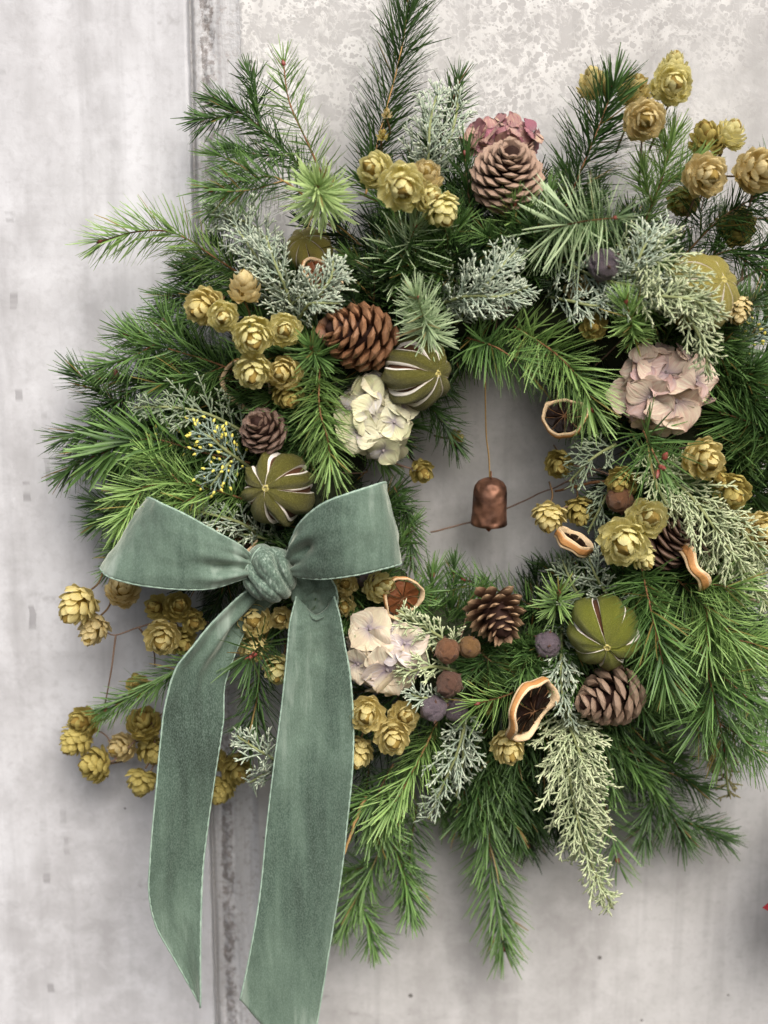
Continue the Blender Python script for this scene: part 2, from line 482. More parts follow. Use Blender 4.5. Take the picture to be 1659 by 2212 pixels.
c = m.mix(m.math('MULTIPLY', grit, 0.6), c, lin((96, 86, 80)))
m.bump(m.noise(260, 4, 0.7, co), 0.6, 0.0012)
MAT['joint'] = m.fin(c, 0.85, 0.25)

def slab(name, x0, x1, y, mat, edge_at):
    """A cast slab: front face, worn arris along the joint, thickness behind."""
    nz = 260
    zs = np.linspace(-0.95, 0.95, nz)
    b = Bag()
    sgn = 1 if edge_at == x1 else -1
    far = x0 if sgn > 0 else x1
    prof = [(far, y), (edge_at - sgn * 0.0022, y), (edge_at - sgn * 0.0006, y + 0.0006), (edge_at, y + 0.0022), (edge_at, y + 0.05), (far, y + 0.05)]
    v = np.zeros((nz, len(prof), 3))
    for i, (px, py) in enumerate(prof):
        jit = np.array([mnoise.noise((z * 30, i * 0.3, 1.7)) + 0.6 * mnoise.noise((z * 110, i * 0.3, 4.7)) for z in zs]) * (0.0007 if 0 < i < 4 else 0)
        v[:, i] = np.stack([px + sgn * (-np.abs(jit)), np.full(nz, py) + jit * 0.4, zs], 1)
    f = []
    k = len(prof)
    for i in range(nz - 1):
        for j in range(k):
            q = [i * k + j, i * k + (j + 1) % k, (i + 1) * k + (j + 1) % k, (i + 1) * k + j]
            f.append(q if sgn > 0 else q[::-1])
    return obj(name, mesh(name, v.reshape(-1, 3), f, mat, smooth=False))

wall = bpy.data.objects.new('wall', None)
COL.objects.link(wall)
wall['kind'] = 'structure'
wall['label'] = 'weathered pale grey concrete wall with a rough vertical joint'
for nm, a, bb, yy, mt, ed, lb in (('slab', -1.4, XS, -0.0055, 'wall_cool', XS, 'cool grey concrete slab standing slightly proud'),
                                  ('slab', XR, 1.4, 0.0, 'wall_warm', XR, 'warm grey speckled concrete slab')):
    o = slab(nm, a, bb, yy, MAT[mt], ed)
    o.parent = wall
    o['label'] = lb
# crumbling mortar in the joint
nx, nz = 34, 900
b = Bag()
xs_ = np.linspace(XS - 0.002, XR + 0.003, nx)
zs_ = np.linspace(-0.95, 0.95, nz)
vv = np.zeros((nx, nz, 3))
for i, x in enumerate(xs_):
    u = (x - XS) / (XR - XS)
    base = 0.0015 + 0.0012 * math.sin(u * 9.0) - 0.0016 * max(0, u - 0.5) + 0.007 * math.exp(-(u / 0.07) ** 2)
    rough = math.exp(-((u - 0.36) / 0.17) ** 2)
    for j, z in enumerate(zs_):
        g = mnoise.noise((x * 260, 3.0, z * 260)) * 0.6 + mnoise.noise((x * 620, 9.0, z * 620)) * 0.5
        ch = mnoise.noise((x * 90, 5.0, z * 34))
        vv[i, j] = (x, base + rough * (g * 0.0026 + max(0, ch) * 0.006) + 0.0004 * mnoise.noise((x * 400, 1.0, z * 14)) + 0.0012 * mnoise.noise((x * 150, 2.0, z * 5)), z)
o = obj('mortar_joint', mesh('mortar_joint', vv.reshape(-1, 3), [q for q in grid_faces(nx, nz)], MAT['joint'], smooth=True), wall)
o['label'] = 'crumbling mortar in the vertical joint'

# ------------------------------------------------------------------ builders: evergreen sprigs
def sprig(name, label, pts, L=85, style='comb', mat='mid', stem='stem', dens=1.0, wid=1.7, cat='fir sprig', group=None, bud=True, seed=None, a0=None, a1=None, sr=2.5, start=0.04, curve=0.25, twigs=0):
    """pts: (x, y, d) from the cut end to the tip; L: needle length in print pixels."""
    rng = np.random.default_rng(abs(hash((round(pts[0][0]), round(pts[-1][1]), round(L)))) % 99991 if seed is None else seed)
    path = spline([P(*p) for p in pts], 60)
    L *= 1.04
    px = S(*pts[-1])
    A0, A1 = {'comb': (66, 36), 'brush': (60, 32), 'star': (84, 20)}[style]
    A0, A1 = a0 or A0, a1 or A1
    st = [0.0, 0.3, 0.68, 1.0]
    wp = [0.65, 1.0, 0.95, 0.42]
    fq = np.array([[q * 3 + k, q * 3 + k + 1, (q + 1) * 3 + k + 1, (q + 1) * 3 + k] for q in range(3) for k in range(2)])
    VS, RN = [], []
    def grow(path, L, start, dens):
        m = len(path)
        acc = np.concatenate([[0], np.cumsum(np.linalg.norm(np.diff(path, axis=0), axis=1))])
        tot = acc[-1]
        n = int(tot / px * {'comb': 0.66, 'brush': 0.86, 'star': 0.85}[style] * dens) + 10
        s = np.concatenate([np.linspace(start, 1.0, n) + rng.normal(0, 0.008, n), rng.uniform(0.955, 1.0, max(6, int(9 * dens)))])
        s = np.clip(s, 0.0, 1.0)
        N = len(s)
        idx = np.interp(s * tot, acc, np.arange(m))
        p = np.stack([np.interp(idx, np.arange(m), path[:, k]) for k in range(3)], 1)
        tg = unit(np.gradient(path, axis=0))
        t = unit(np.stack([np.interp(idx, np.arange(m), tg[:, k]) for k in range(3)], 1))
        face = unit(CAM - p)
        f0 = face - (face * t).sum(1, keepdims=True) * t
        up = np.array([0.1, 0.0, 1.0])
        f1 = up - (t @ up)[:, None] * t
        f0 = unit(np.where(np.linalg.norm(f0, axis=1, keepdims=True) > 0.4, f0, f1))
        side = np.cross(t, f0)
        if style == 'comb':
            sg = np.where(np.arange(N) % 2 == 0, 1, -1)
            phi = sg * R(72) + rng.normal(0, R(32), N)
        else:
            phi = np.arange(N) * 2.39996 + rng.normal(0, 0.35, N)
        rad = side * np.sin(phi)[:, None] + f0 * np.cos(phi)[:, None]
        a = R(1) * (A0 + (A1 - A0) * s ** 2.2 + rng.normal(0, 9, N))
        a[n:] = R(1) * rng.uniform(6, 42, N - n)
        d0 = unit(t * np.cos(a)[:, None] + rad * np.sin(a)[:, None] + rng.normal(0, 0.07, (N, 3)))
        ln = L * px * (0.72 + 0.28 * np.clip(s / 0.2, 0, 1)) * (1 - 0.25 * np.clip((s - 0.75) / 0.25, 0, 1)) * rng.uniform(0.70, 1.1, N) * np.where(rng.random(N) < 0.05, 0.55, 1.0)
        bend = t * (curve + rng.normal(0, 0.16, N))[:, None] + rng.normal(0, 0.16, (N, 3)) + np.array([0, 0, -0.07])
        wv = unit(np.cross(d0, t) + rng.normal(0, 0.26, (N, 3)))
        nr = np.cross(wv, d0)
        hw = wid * px * rng.uniform(0.8, 1.2, N)
        vs = np.zeros((N, 4, 3, 3))
        for q, (u, ww) in enumerate(zip(st, wp)):
            c = p + d0 * (ln * u)[:, None] + bend * (ln * 0.34 * u * u)[:, None]
            vs[:, q, 0] = c - wv * (hw * ww)[:, None]
            vs[:, q, 1] = c + nr * (hw * ww * 0.42)[:, None]
            vs[:, q, 2] = c + wv * (hw * ww)[:, None]
        VS.append(vs.reshape(-1, 3))
        RN.append(np.repeat(rng.uniform(0, 1, N), 12))
        return t[n - 1], side, t, idx
    tipdir, side, tt, idx = grow(path, L, start, dens)
    o = thing(name, label, cat, loc=path[0], group=group)
    mm = Matrix.Translation(-Vector(path[0]))
    rr = np.linspace(sr, sr * 0.55, 60) * px * (1 + 0.12 * rng.normal(0, 1, 60))
    obj('stem', mesh('stem', *tube(path, rr, 6), MAT[stem]), o, mm)
    whole = np.linalg.norm(np.diff(path, axis=0), axis=1).sum()
    for k in range(twigs):      # side shoots, alternating
        s = 0.28 + 0.5 * k / max(1, twigs - 1) + rng.uniform(-.05, .05)
        i0 = int(s * 59)
        t0 = unit(path[min(59, i0 + 1)] - path[i0 - 1])
        face = unit(CAM - path[i0])
        sd = unit(np.cross(t0, unit(face - np.dot(face, t0) * t0))) * (1 if k % 2 else -1)
        ll = whole * 0.42 * (1.15 - 0.6 * s) * rng.uniform(.8, 1.2)
        d1 = unit(t0 * 0.72 + sd * 0.69 + face * rng.uniform(-.15, .3))
        e = path[i0] + d1 * ll * 0.55
        tw = spline([path[i0], e, e + unit(d1 + t0 * 0.35) * ll * 0.5], 24)
        grow(tw, L * 0.9, 0.06, dens)
        obj('side_twig', mesh('side_twig', *tube(tw, np.linspace(sr * .7, sr * .4, 24) * px, 5), MAT[stem]), o, mm)
    V = np.vstack(VS)
    N = len(V) // 12
    faces = (np.arange(N)[:, None, None] * 12 + fq[None]).reshape(-1, 4)
    nd = obj('needles', mesh('needles', V, faces, MAT[mat], attrs={'rnd': np.concatenate(RN), 'vv': np.tile(np.repeat(np.array(st), 3), N)}), o, mm)
    nd['kind'] = 'stuff'
    if bud:
        obj('bud', BUD, o, M4(frame(tipdir), path[-1] - path[0], 5.0 * px))
    return o

def blob(nu, nv, fn):
    """Closed surface of revolution-like grid, fn(theta, z in -1..1) -> xyz."""
    v = np.array([fn(2 * math.pi * i / nu, -1 + 2 * j / (nv - 1)) for i in range(nu) for j in range(nv)])
    return v, grid_faces(nu, nv, True)

def _bud(th, z):
    r = math.sqrt(max(0, 1 - z * z)) * (0.95 - 0.35 * z) * (1 + 0.08 * math.cos(5 * th + 3 * z))
    return (r * math.cos(th), r * math.sin(th), z * 1.7)
BUD = mesh('bud', *blob(8, 7, _bud), MAT['bud'])

def cypress(name, label, pts, width=95, mat='cyp_grey', stem='stem_green', seed=1, sec=13, ter=10, r=2.35, flat=0.5, tips=None, group=None, terlen=26, curl=0.25, prof=0.55):
    """Spray of cord-like scale leaves: stem, side sprays, cords; width: length of the longest side spray in print pixels."""
    rng = np.random.default_rng(seed)
    path = spline([P(*p) for p in pts], 80)
    width *= 1.12
    sec *= 0.85
    px = S(*pts[len(pts) // 2])
    o = thing(name, label, 'cypress sprig', loc=path[0], group=group)
    mm = Matrix.Translation(-Vector(path[0]))
    tot = np.linalg.norm(np.diff(path, axis=0), axis=1).sum()
    tg = unit(np.gradient(path, axis=0))
    bag, tipbag = Bag(), Bag()
    def cord(p0, d, ln, rad, bendv):
        k = max(4, int(ln / (3.6 * px)))
        u = np.linspace(0, 1, k)
        pth = p0 + d * (u * ln)[:, None] + bendv * (ln * 0.3 * u * u)[:, None]
        rr = rad * np.where(np.arange(k) % 2 == 0, 1.22, 0.78) * (1 - 0.18 * u)
        rr[-1] *= 0.45
        v, f = tube(pth, rr, 4)
        bag.add(v, f, 0, np.repeat(np.clip(u * 1.15 - 0.15, 0, 1) ** 2, 4))
        return pth
    nsec = int(tot / px / sec)
    for i in range(nsec):
        s = (i + 0.6) / nsec
        j = int(s * 79)
        p0, t = path[j], tg[j]
        face = unit(CAM - p0)
        f0 = unit(face - np.dot(face, t) * t + 1e-6)
        side = np.cross(t, f0) * (1 if i % 2 else -1)
        rot = rng.normal(0, flat)
        rad = side * math.cos(rot) + f0 * math.sin(rot)
        a = R(46) - R(14) * s + rng.normal(0, 0.12)
        d = unit(t * math.cos(a) + rad * math.sin(a))
        ln = width * px * (0.35 + 0.65 * math.sin(math.pi * min(1, (s * 0.9 + 0.1)) ** prof)) * rng.uniform(0.6, 1.1)
        if s > 0.93:
            ln *= 0.6
        bv = t * curl + rng.normal(0, 0.25, 3)
        pth = cord(p0, d, ln, r * px * 1.05, bv)
        m = int(ln / px / ter)
        nb = unit(np.cross(d, f0))
        for q in range(1, m + 1):
            u = q / (m + 0.6)
            w0 = pth[min(len(pth) - 1, int(u * (len(pth) - 1)))]
            sd = nb * (1 if q % 2 else -1)
            r2 = rng.normal(0, flat * 1.1)
            rd = sd * math.cos(r2) + f0 * math.sin(r2)
            aa = R(44) + rng.normal(0, 0.16)
            d2 = unit(d * math.cos(aa) + rd * math.sin(aa) + bv * 0.3 * u)
            l2 = terlen * px * (1.15 - 0.65 * u) * rng.uniform(0.6, 1.2)
            pt2 = cord(w0, d2, l2, r * px * 0.92, d * 0.6 + rng.normal(0, 0.2, 3))
            if l2 > 17 * px and rng.random() < 0.6:
                d3 = unit(d2 + np.cross(d2, f0) * rng.choice([-0.8, 0.8]) + rng.normal(0, .2, 3))
                cord(pt2[len(pt2) // 2], d3, l2 * 0.5, r * px * 0.85, d2 * 0.4)
            if tips and rng.random() < tips:
                v, f = blob(6, 5, _bud)
                rot3 = frame(d2)
                tipbag.add((v * 3.3 * px) @ rot3.T + pt2[-1], f)
    lo = obj('scale_leaves', bag.mesh('scale_leaves', MAT[mat]), o, mm)
    lo['kind'] = 'stuff'
    if tipbag.n:
        to = obj('yellow_tips', tipbag.mesh('yellow_tips', MAT['yellow_tip']), o, mm)
        to['kind'] = 'stuff'
    obj('stem', mesh('stem', *tube(path, np.linspace(4.0, 2.6, 80) * px, 6), MAT[stem]), o, mm)
    return o

# ------------------------------------------------------------------ builders: hops
def bract_mesh(seed, mat, flare):
    rng = random.Random(seed)
    nu, nv = 5, 6
    v, uu, vv = [], [], []
    ph = rng.uniform(0, 6)
    for i in range(nu):
        u = -1 + 2 * i / (nu - 1)
        for j in range(nv):
            t = j / (nv - 1)
            wd = 0.56 * 1.72 * (max(1e-4, t + 0.06) ** 0.42) * ((1.0 - t * 0.985) ** 0.40)
            x = u * wd
            y = -0.55 * u * u * wd * (0.75 - 0.25 * t) + 0.24 * math.sin(math.pi * t * 0.85) + flare * t ** 3 + 0.035 * math.sin(ph + u * 4 + t * 6)
            z = t * (1.06 - 0.06 * u * u) + 0.02 * math.sin(ph * 2 + u * 7)
            v.append((x, y, z)); uu.append(u); vv.append(t)
    return mesh('bract', v, grid_faces(nu, nv), MAT[mat], attrs={'uu': uu, 'vv': vv})
BR = {k: [bract_mesh(i * 7 + 3, k, f) for i, f in enumerate((-0.10, 0.02, 0.10, -0.02))] for k in ('hop', 'hop_pale', 'hop_tan', 'hop_olive')}
def _core(th, z):
    r = math.sqrt(max(0, 1 - z * z))
    return (0.42 * r * math.cos(th), 0.42 * r * math.sin(th), 0.95 + 0.85 * z)
HOPCORE = mesh('hop_cone', *blob(10, 8, _core), MAT['hop_core'])

def hop_cone(parent, x, y, d, rpx, axis, mat, rng, n=42):
    """One papery cone: a core and overlapping bracts in a spiral; rpx: half width in print pixels."""
    ax = IMG(*axis)
    px = S(x, y, d)
    r = rpx * px
    rot = frame(ax, rng.uniform(0, 6))
    base = P(x, y, d) - ax * r * 0.85
    sq = rng.uniform(0.92, 1.18)
    c = obj('hop_cone', HOPCORE, parent, Matrix.Translation(-parent.location) @ M4(rot, base, (r, r, r * sq)))
    for k in range(n):
        t = k / (n - 1)
        th = k * 2.39996 + rng.uniform(-0.22, 0.22)
        zt = 0.10 + 1.62 * t ** 0.92
        rho = 0.98 * math.sin(math.pi * (0.24 + 0.755 * t)) ** 0.72
        tilt = R(74 * (1 - t) ** 1.6 + 8 - 34 * max(0, (t - 0.8) / 0.2)) + rng.uniform(-0.2, 0.2)
        if t < 0.14:
            tilt += 0.35 + rng.uniform(0, 0.35)
        ln = (0.80 - 0.24 * t) * rng.uniform(0.9, 1.12)
        rd = np.array([math.cos(th), math.sin(th), 0])
        zx = np.array([0, 0, 1.0])
        lz = zx * math.cos(tilt) + rd * math.sin(tilt)
        ly = rd * math.cos(tilt) - zx * math.sin(tilt)
        lx = np.cross(ly, lz)
        wsc = ln * rng.uniform(0.74, 0.92)
        obj('bract', rng.choice(BR[mat]), c, M4(np.stack([lx, ly, lz], 1), rd * rho + zx * zt - lz * ln * rng.uniform(.92, 1.04), (wsc, ln * rng.uniform(.7, 1.1), ln)))
    return c

def hops(name, label, cones, stems=(), group=None, seed=0, stem='stem'):
    """A sprig of hops: cones [(x, y, d, half width, axis, colour)] and stalks [(points)]."""
    rng = random.Random(seed * 31 + 5)
    loc = P(*cones[0][:3])
    o = thing(name, label, 'hops', loc=loc, group=group)
    for cn in cones:
        x, y, d, r, ax, mt = cn[:6]
        kw = cn[6] if len(cn) > 6 else {}
        hop_cone(o, x, y, d, r, ax, mt, rng, **kw)
        a = IMG(*ax)
        q = P(x, y, d) - a * r * S(x, y, d) * 0.9
        e = q - a * 0.014 + np.array([0, 0.012, 0])
        obj('stalk', mesh('stalk', *tube(spline([q, (q + e) / 2 + np.array([.002, 0, -.001]), e], 8), 0.0007, 5), MAT[stem]), o, Matrix.Translation(-o.location))
    for sp in stems:
        obj('stem', mesh('stem', *tube(spline([P(*p) for p in sp], 30), np.linspace(0.0008, 0.0005, 30), 6), MAT['twig']), o, Matrix.Translation(-o.location))
    return o

# ------------------------------------------------------------------ builders: pine cones
def scale_mesh(mat, kind):
    if kind == 'knob':      # woody scale with a raised diamond boss
        rows = [(0.0, .20, .05, -.05), (0.5, .34, .09, -.05), (0.76, .52, .20, -.10), (0.93, .52, .20, -.14), (1.02, .26, .12, -.07)]
        boss = 1.12
    elif kind == 'open':    # thin open scale, pointed thick tip
        rows = [(0.0, .16, .04, -.04), (0.5, .30, .05, -.05), (0.80, .40, .12, -.06), (0.95, .30, .15, -.05), (1.02, .14, .09, -.02)]
        boss = 1.12
    else:                   # broad rounded overlapping scale
        rows = [(0.0, .36, .05, -.05), (0.40, .60, .16, -.05), (0.70, .74, .20, -.06), (0.90, .68, .17, -.06), (1.0, .46, .08, -.05)]
        boss = 1.04
    v, a = [], []
    for z, wd, up, dn in rows:
        for (x, y) in ((-wd, 0), (-wd * .5, up * .85), (0, up), (wd * .5, up * .85), (wd, 0), (0, dn)):
            v.append((x, y + 0.05 * z - (0.12 * x * x if kind == 'round' else 0), z)); a.append(z * 0.9)
    n = len(rows)
    f = []
    for i in range(n - 1):
        for j in range(6):
            f.append([i * 6 + j, i * 6 + (j + 1) % 6, (i + 1) * 6 + (j + 1) % 6, (i + 1) * 6 + j])
    v.append((0, 0.10 if kind != 'round' else 0.02, boss)); a.append(1.0)
    for j in range(6):
        f.append([(n - 1) * 6 + j, (n - 1) * 6 + (j + 1) % 6, n * 6])
    return mesh('scale', v, f, MAT[mat], smooth=(kind == 'round'), attrs={'vv': a})

def _ccore(th, z):
    r = math.sqrt(max(0, 1 - z * z))
    return (r * math.cos(th), r * math.sin(th), z)
CORE = mesh('core', *blob(16, 12, _ccore), MAT['cone_core'])

def pine_cone(label, x, y, d, rpx, hpx, axis, mat, kind, n, tilt0, tilt1, slen, swid, seed, roll=0.0, apex=0.25):
    """rpx: half width, hpx: length in print pixels; the axis points to the apex."""
    rng = random.Random(seed)
    px = S(x, y, d)
    r, h = rpx * px, hpx * px
    ax = IMG(*axis)
    o = thing('pine_cone', label, 'pine cone', m=M4(frame(ax, roll), P(x, y, d) - ax * h * 0.5))
    me = scale_mesh(mat, kind)
    obj('core', CORE, o, M4(np.eye(3), (0, 0, h * 0.5), (r * 0.5, r * 0.5, h * 0.46)))
    for k in range(n):
        t = (k + 0.5) / n
        t = t ** 0.92
        th = k * 2.39996 + rng.uniform(-0.07, 0.07)
        pr = math.sin(math.pi * (0.16 + 0.84 * t) ** 0.80) ** 0.75 if t < 0.97 else 0.3
        pr = max(pr, 0.28 * (1 - t) + apex * 0.4)
        tl = R(tilt0 + (tilt1 - tilt0) * t) + rng.uniform(-0.06, 0.06)
        ln = slen * r * (0.62 + 0.38 * pr) * rng.uniform(0.93, 1.06)
        rd = np.array([math.cos(th), math.sin(th), 0])
        zx = np.array([0, 0, 1.0])
        lz = zx * math.cos(tl) + rd * math.sin(tl)
        ly = rd * math.cos(tl) - zx * math.sin(tl)
        lx = np.cross(ly, lz)
        tipr = r * pr
        root = rd * max(0.0, tipr - ln * math.sin(tl)) + zx * (h * (0.02 + 0.93 * t) - ln * math.cos(tl) * 0.8)
        wd = swid * r * (0.55 + 0.45 * pr) * rng.uniform(0.94, 1.06)
        obj('scale', me, o, M4(np.stack([lx, ly, lz], 1), root, (wd, wd, ln)))
    return o

# ------------------------------------------------------------------ builders: citrus
def peel_mesh(mat, nseg, gap, seed):
    """One strip of peel between two slits: outer rind, pale cut lips that slope into the slit, inner side."""
    nt, nu = 22, 9
    rng = random.Random(seed)
    v, f, mi = [], [], []
    half = math.pi / nseg
    def row(th, u, rad, ext):
        open_ = gap * max(0.0, math.sin(math.pi * min(1, max(0, (th - 0.15) / 0.70)))) ** 0.8
        a = half * (1 - open_) * u * ext
        hump = 0.93 + 0.12 * math.cos(u * math.pi / 2) * math.sin(math.pi * th)
        q = rad * hump * (1 + 0.05 * mnoise.noise((u * 1.5 + seed * 3.7, th * 4, seed * 1.3)) + 0.025 * mnoise.noise((u * 5 + seed, th * 14, seed * 2.3)))
        a += 0.06 * math.sin(th * 9 + seed * 2) * max(0, open_) * 2
        s = math.sin(math.pi * th)
        return (q * s * math.cos(a), q * s * math.sin(a), q * math.cos(math.pi * th) * 0.94)
    us = [(-1, .80, None), (-1, .97, 1.28)] 
    cols = [(-1.0, 0.80, 1.5), (-1.0, 0.99, 1.34), (-1.0, 1.015, 1.06)] + [(-1 + 2 * (i + 0.5) / nu, 1.0, 1.0) for i in range(nu)] + [(1.0, 1.015, 1.06), (1.0, 0.99, 1.34), (1.0, 0.80, 1.5)]
    m = len(cols)
    for j in range(nt):
        th = 0.012 + 0.976 * j / (nt - 1)
        op = math.sin(math.pi * min(1, max(0, (th - 0.15) / 0.70)))
        for (u, rad, ext) in cols:
            e = 1 + (ext - 1) * max(0, op) ** 0.7 * gap * 2.0
            v.append(row(th, u, rad, min(e, 1.0 / max(1e-3, 1 - gap * op) * 0.93 if e > 1 else e)))
    for j in range(nt - 1):
        for i in range(m - 1):
            f.append([j * m + i, (j + 1) * m + i, (j + 1) * m + i + 1, j * m + i + 1])
            mi.append(1 if i < 2 or i > m - 4 else 0)
    return mesh('peel_strip', v, f, [MAT[mat], MAT['pith']], mi)

def lime(label, x, y, d, rpx, axis, mat, gap, nseg, seed, roll=0.0, squash=(1, 1, 1)):
    ax = IMG(*axis)
    r = rpx * S(x, y, d)
    o = thing('dried_lime', label, 'dried citrus', m=M4(frame(ax, roll), P(x, y, d)))
    rng = random.Random(seed)
    for k in range(nseg):
        me = peel_mesh(mat, nseg, gap * rng.choice([.15, .9, 1.2, 1.1, .5]), seed + k % 4)
        a = 2 * math.pi * k / nseg
        rz = np.array([[math.cos(a), -math.sin(a), 0], [math.sin(a), math.cos(a), 0], [0, 0, 1.0]])
        obj('peel_strip', me, o, M4(rz, (0, 0, 0), r * rng.uniform(.985, 1.015)) if squash == (1, 1, 1) else Matrix.Diagonal((*squash, 1)) @ M4(rz, (0, 0, 0), r))
    obj('flesh', mesh('flesh', *blob(20, 14, lambda th, z: (math.sqrt(max(0, 1 - z * z)) * math.cos(th), math.sqrt(max(0, 1 - z * z)) * math.sin(th), z)), MAT['flesh']), o, M4(np.eye(3), (0, 0, 0), (r * .86 * squash[0], r * .86 * squash[1], r * .80 * squash[2])))
    # stem scar: a small raised ring with a dimple
    prof = [(0.0, 0.86), (0.035, 0.868), (0.05, 0.895), (0.075, 0.905), (0.095, 0.89), (0.115, 0.85)]
    v = [(rr * math.cos(2 * math.pi * i / 14), rr * math.sin(2 * math.pi * i / 14), z) for i in range(14) for (rr, z) in prof]
    obj('stem_scar', mesh('stem_scar', v, grid_faces(14, len(prof), True), MAT['scar']), o, M4(np.eye(3), (0, 0, 0), (r, r, r * squash[2])))
    return o

def citrus_slice(label, x, y, d, rpx, normal, seed, roll=0.0, thick=0.26, warp=0.15, seg='segment', nseg=9, oval=1.0, pinch=1.0):
    """Dried slice: rind rim, pale pith with membranes, dark shrunken segments on both faces; the face looks along the normal."""
    ax = IMG(*normal)
    px = S(x, y, d)
    r = rpx * px
    rng = random.Random(seed)
    o = thing('dried_orange_slice', label, 'dried citrus', m=M4(frame(ax, roll), P(x, y, d)))
    def wp(v):
        v = np.array(v, float)
        q = v.copy()
        q[:, 1] *= oval
        q[:, 0] *= pinch
        q[:, 2] += warp * (v[:, 0] ** 2 - v[:, 1] ** 2 * 0.6) + 0.05 * np.sin(v[:, 0] * 5 + seed) + 0.05 * np.sin(v[:, 1] * 6 + seed * 2)
        return q * r
    K = 44
    h = thick / 2
    def ring(prof):
        v = []
        for i in range(K):
            a = 2 * math.pi * i / K
            wob = 1 + 0.035 * math.sin(3 * a + seed) + 0.022 * math.sin(7 * a + seed) + 0.012 * math.sin(13 * a + seed * 3)
            for rr, z in prof:
                v.append((rr * wob * math.cos(a), rr * wob * math.sin(a), z * (1 + 0.12 * math.sin(4 * a + seed))))
        n = len(prof)
        f = [[i * n + j, ((i + 1) % K) * n + j, ((i + 1) % K) * n + (j + 1) % n, i * n + (j + 1) % n] for i in range(K) for j in range(n)]
        return v, f
    v, f = ring([(0.94, -h * .6), (0.992, -h * .62), (1.005, -h * .3), (1.005, h * .3), (0.992, h * .62), (0.94, h * .6)])
    obj('rind', mesh('rind', wp(v), f, MAT['rind']), o)
    v, f = ring([(0.985, -h * 0.92), (0.985, h * 0.92), (0.96, h * 1.1), (0.93, h * 1.08), (0.88, h * .85), (0.86, h * .3), (0.86, -h * .3), (0.88, -h * .85), (0.93, -h * 1.08), (0.96, -h * 1.1)])
    obj('pith', mesh('pith', wp(v), [q[::-1] for q in f], MAT['pith_tan']), o)
    b = Bag()
    for k in range(nseg):
        a = 2 * math.pi * k / nseg + seed
        q = np.array([(0.02, 0, 0), (0.4, 0.01, 0), (0.84, 0, 0)])
        q = np.stack([q[:, 0] * math.cos(a) - q[:, 1] * math.sin(a), q[:, 0] * math.sin(a) + q[:, 1] * math.cos(a), q[:, 2]], 1)
        v, f = tube(q, [0.03, 0.012, 0.022], 5)
        v[:, 2] *= h * 26 * rng.uniform(.6, 1.0)
        b.add(wp(v), f)
    obj('membrane', b.mesh('membrane', MAT['membrane']), o)
    for k in range(nseg):
        a0 = 2 * math.pi * (k + 0.5) / nseg + seed
        hw = math.pi / nseg * 0.90
        pts = [(0.10, 0.0)] + [(0.30, -hw * .7), (0.60, -hw * .88), (0.82, -hw * .86), (0.87, 0), (0.82, hw * .86), (0.60, hw * .88), (0.30, hw * .7)]
        dep = h * rng.uniform(0.35, 0.6)
        v = []
        for z, ins in ((-dep, .94), (dep, .94)):
            for rr, aa in pts:
                v.append((rr * ins * math.cos(a0 + aa), rr * ins * math.sin(a0 + aa), z))
        n = len(pts)
        v += [(0.45 * math.cos(a0), 0.45 * math.sin(a0), -dep * .4), (0.45 * math.cos(a0), 0.45 * math.sin(a0), dep * .4)]
        f = [[j, (j + 1) % n, n + (j + 1) % n, n + j] for j in range(n)]
        f += [[(j + 1) % n, j, 2 * n] for j in range(n)] + [[n + j, n + (j + 1) % n, 2 * n + 1] for j in range(n)]
        obj('segment', mesh('segment', wp(v), f, MAT[seg], smooth=False), o)
    return o

# ------------------------------------------------------------------ builders: hydrangea
def petal_mesh(seed, mat):
    rng = random.Random(seed)
    nu, nv = 7, 8
    v, uu, vv = [], [], []
    ph, cup, back = rng.uniform(0, 6), rng.uniform(-0.12, 0.25), rng.uniform(-0.35, 0.12)
    for i in range(nu):
        u = -1 + 2 * i / (nu - 1)
        for j in range(nv):
            t = j / (nv - 1)
            wd = 0.64 * math.sin(math.pi * (0.05 + 0.90 * t) ** 0.95) ** 0.72 * (1.0 if t < 0.9 else 0.85)
            x = u * wd
            z = cup * u * u * wd + back * t * t * 0.5 + 0.045 * math.sin(ph + u * 3.5 + t * 4) * t + 0.022 * math.sin(ph * 2 + u * 8) * t * t
            y = t * (1.0 - 0.10 * u * u) + 0.03 * math.sin(ph + 5 * u) * t
            v.append((x, y, z)); uu.append(u); vv.append(t)
    return mesh('petal', v, grid_faces(nu, nv), MAT[mat], attrs={'uu': uu, 'vv': vv})
EYE = None
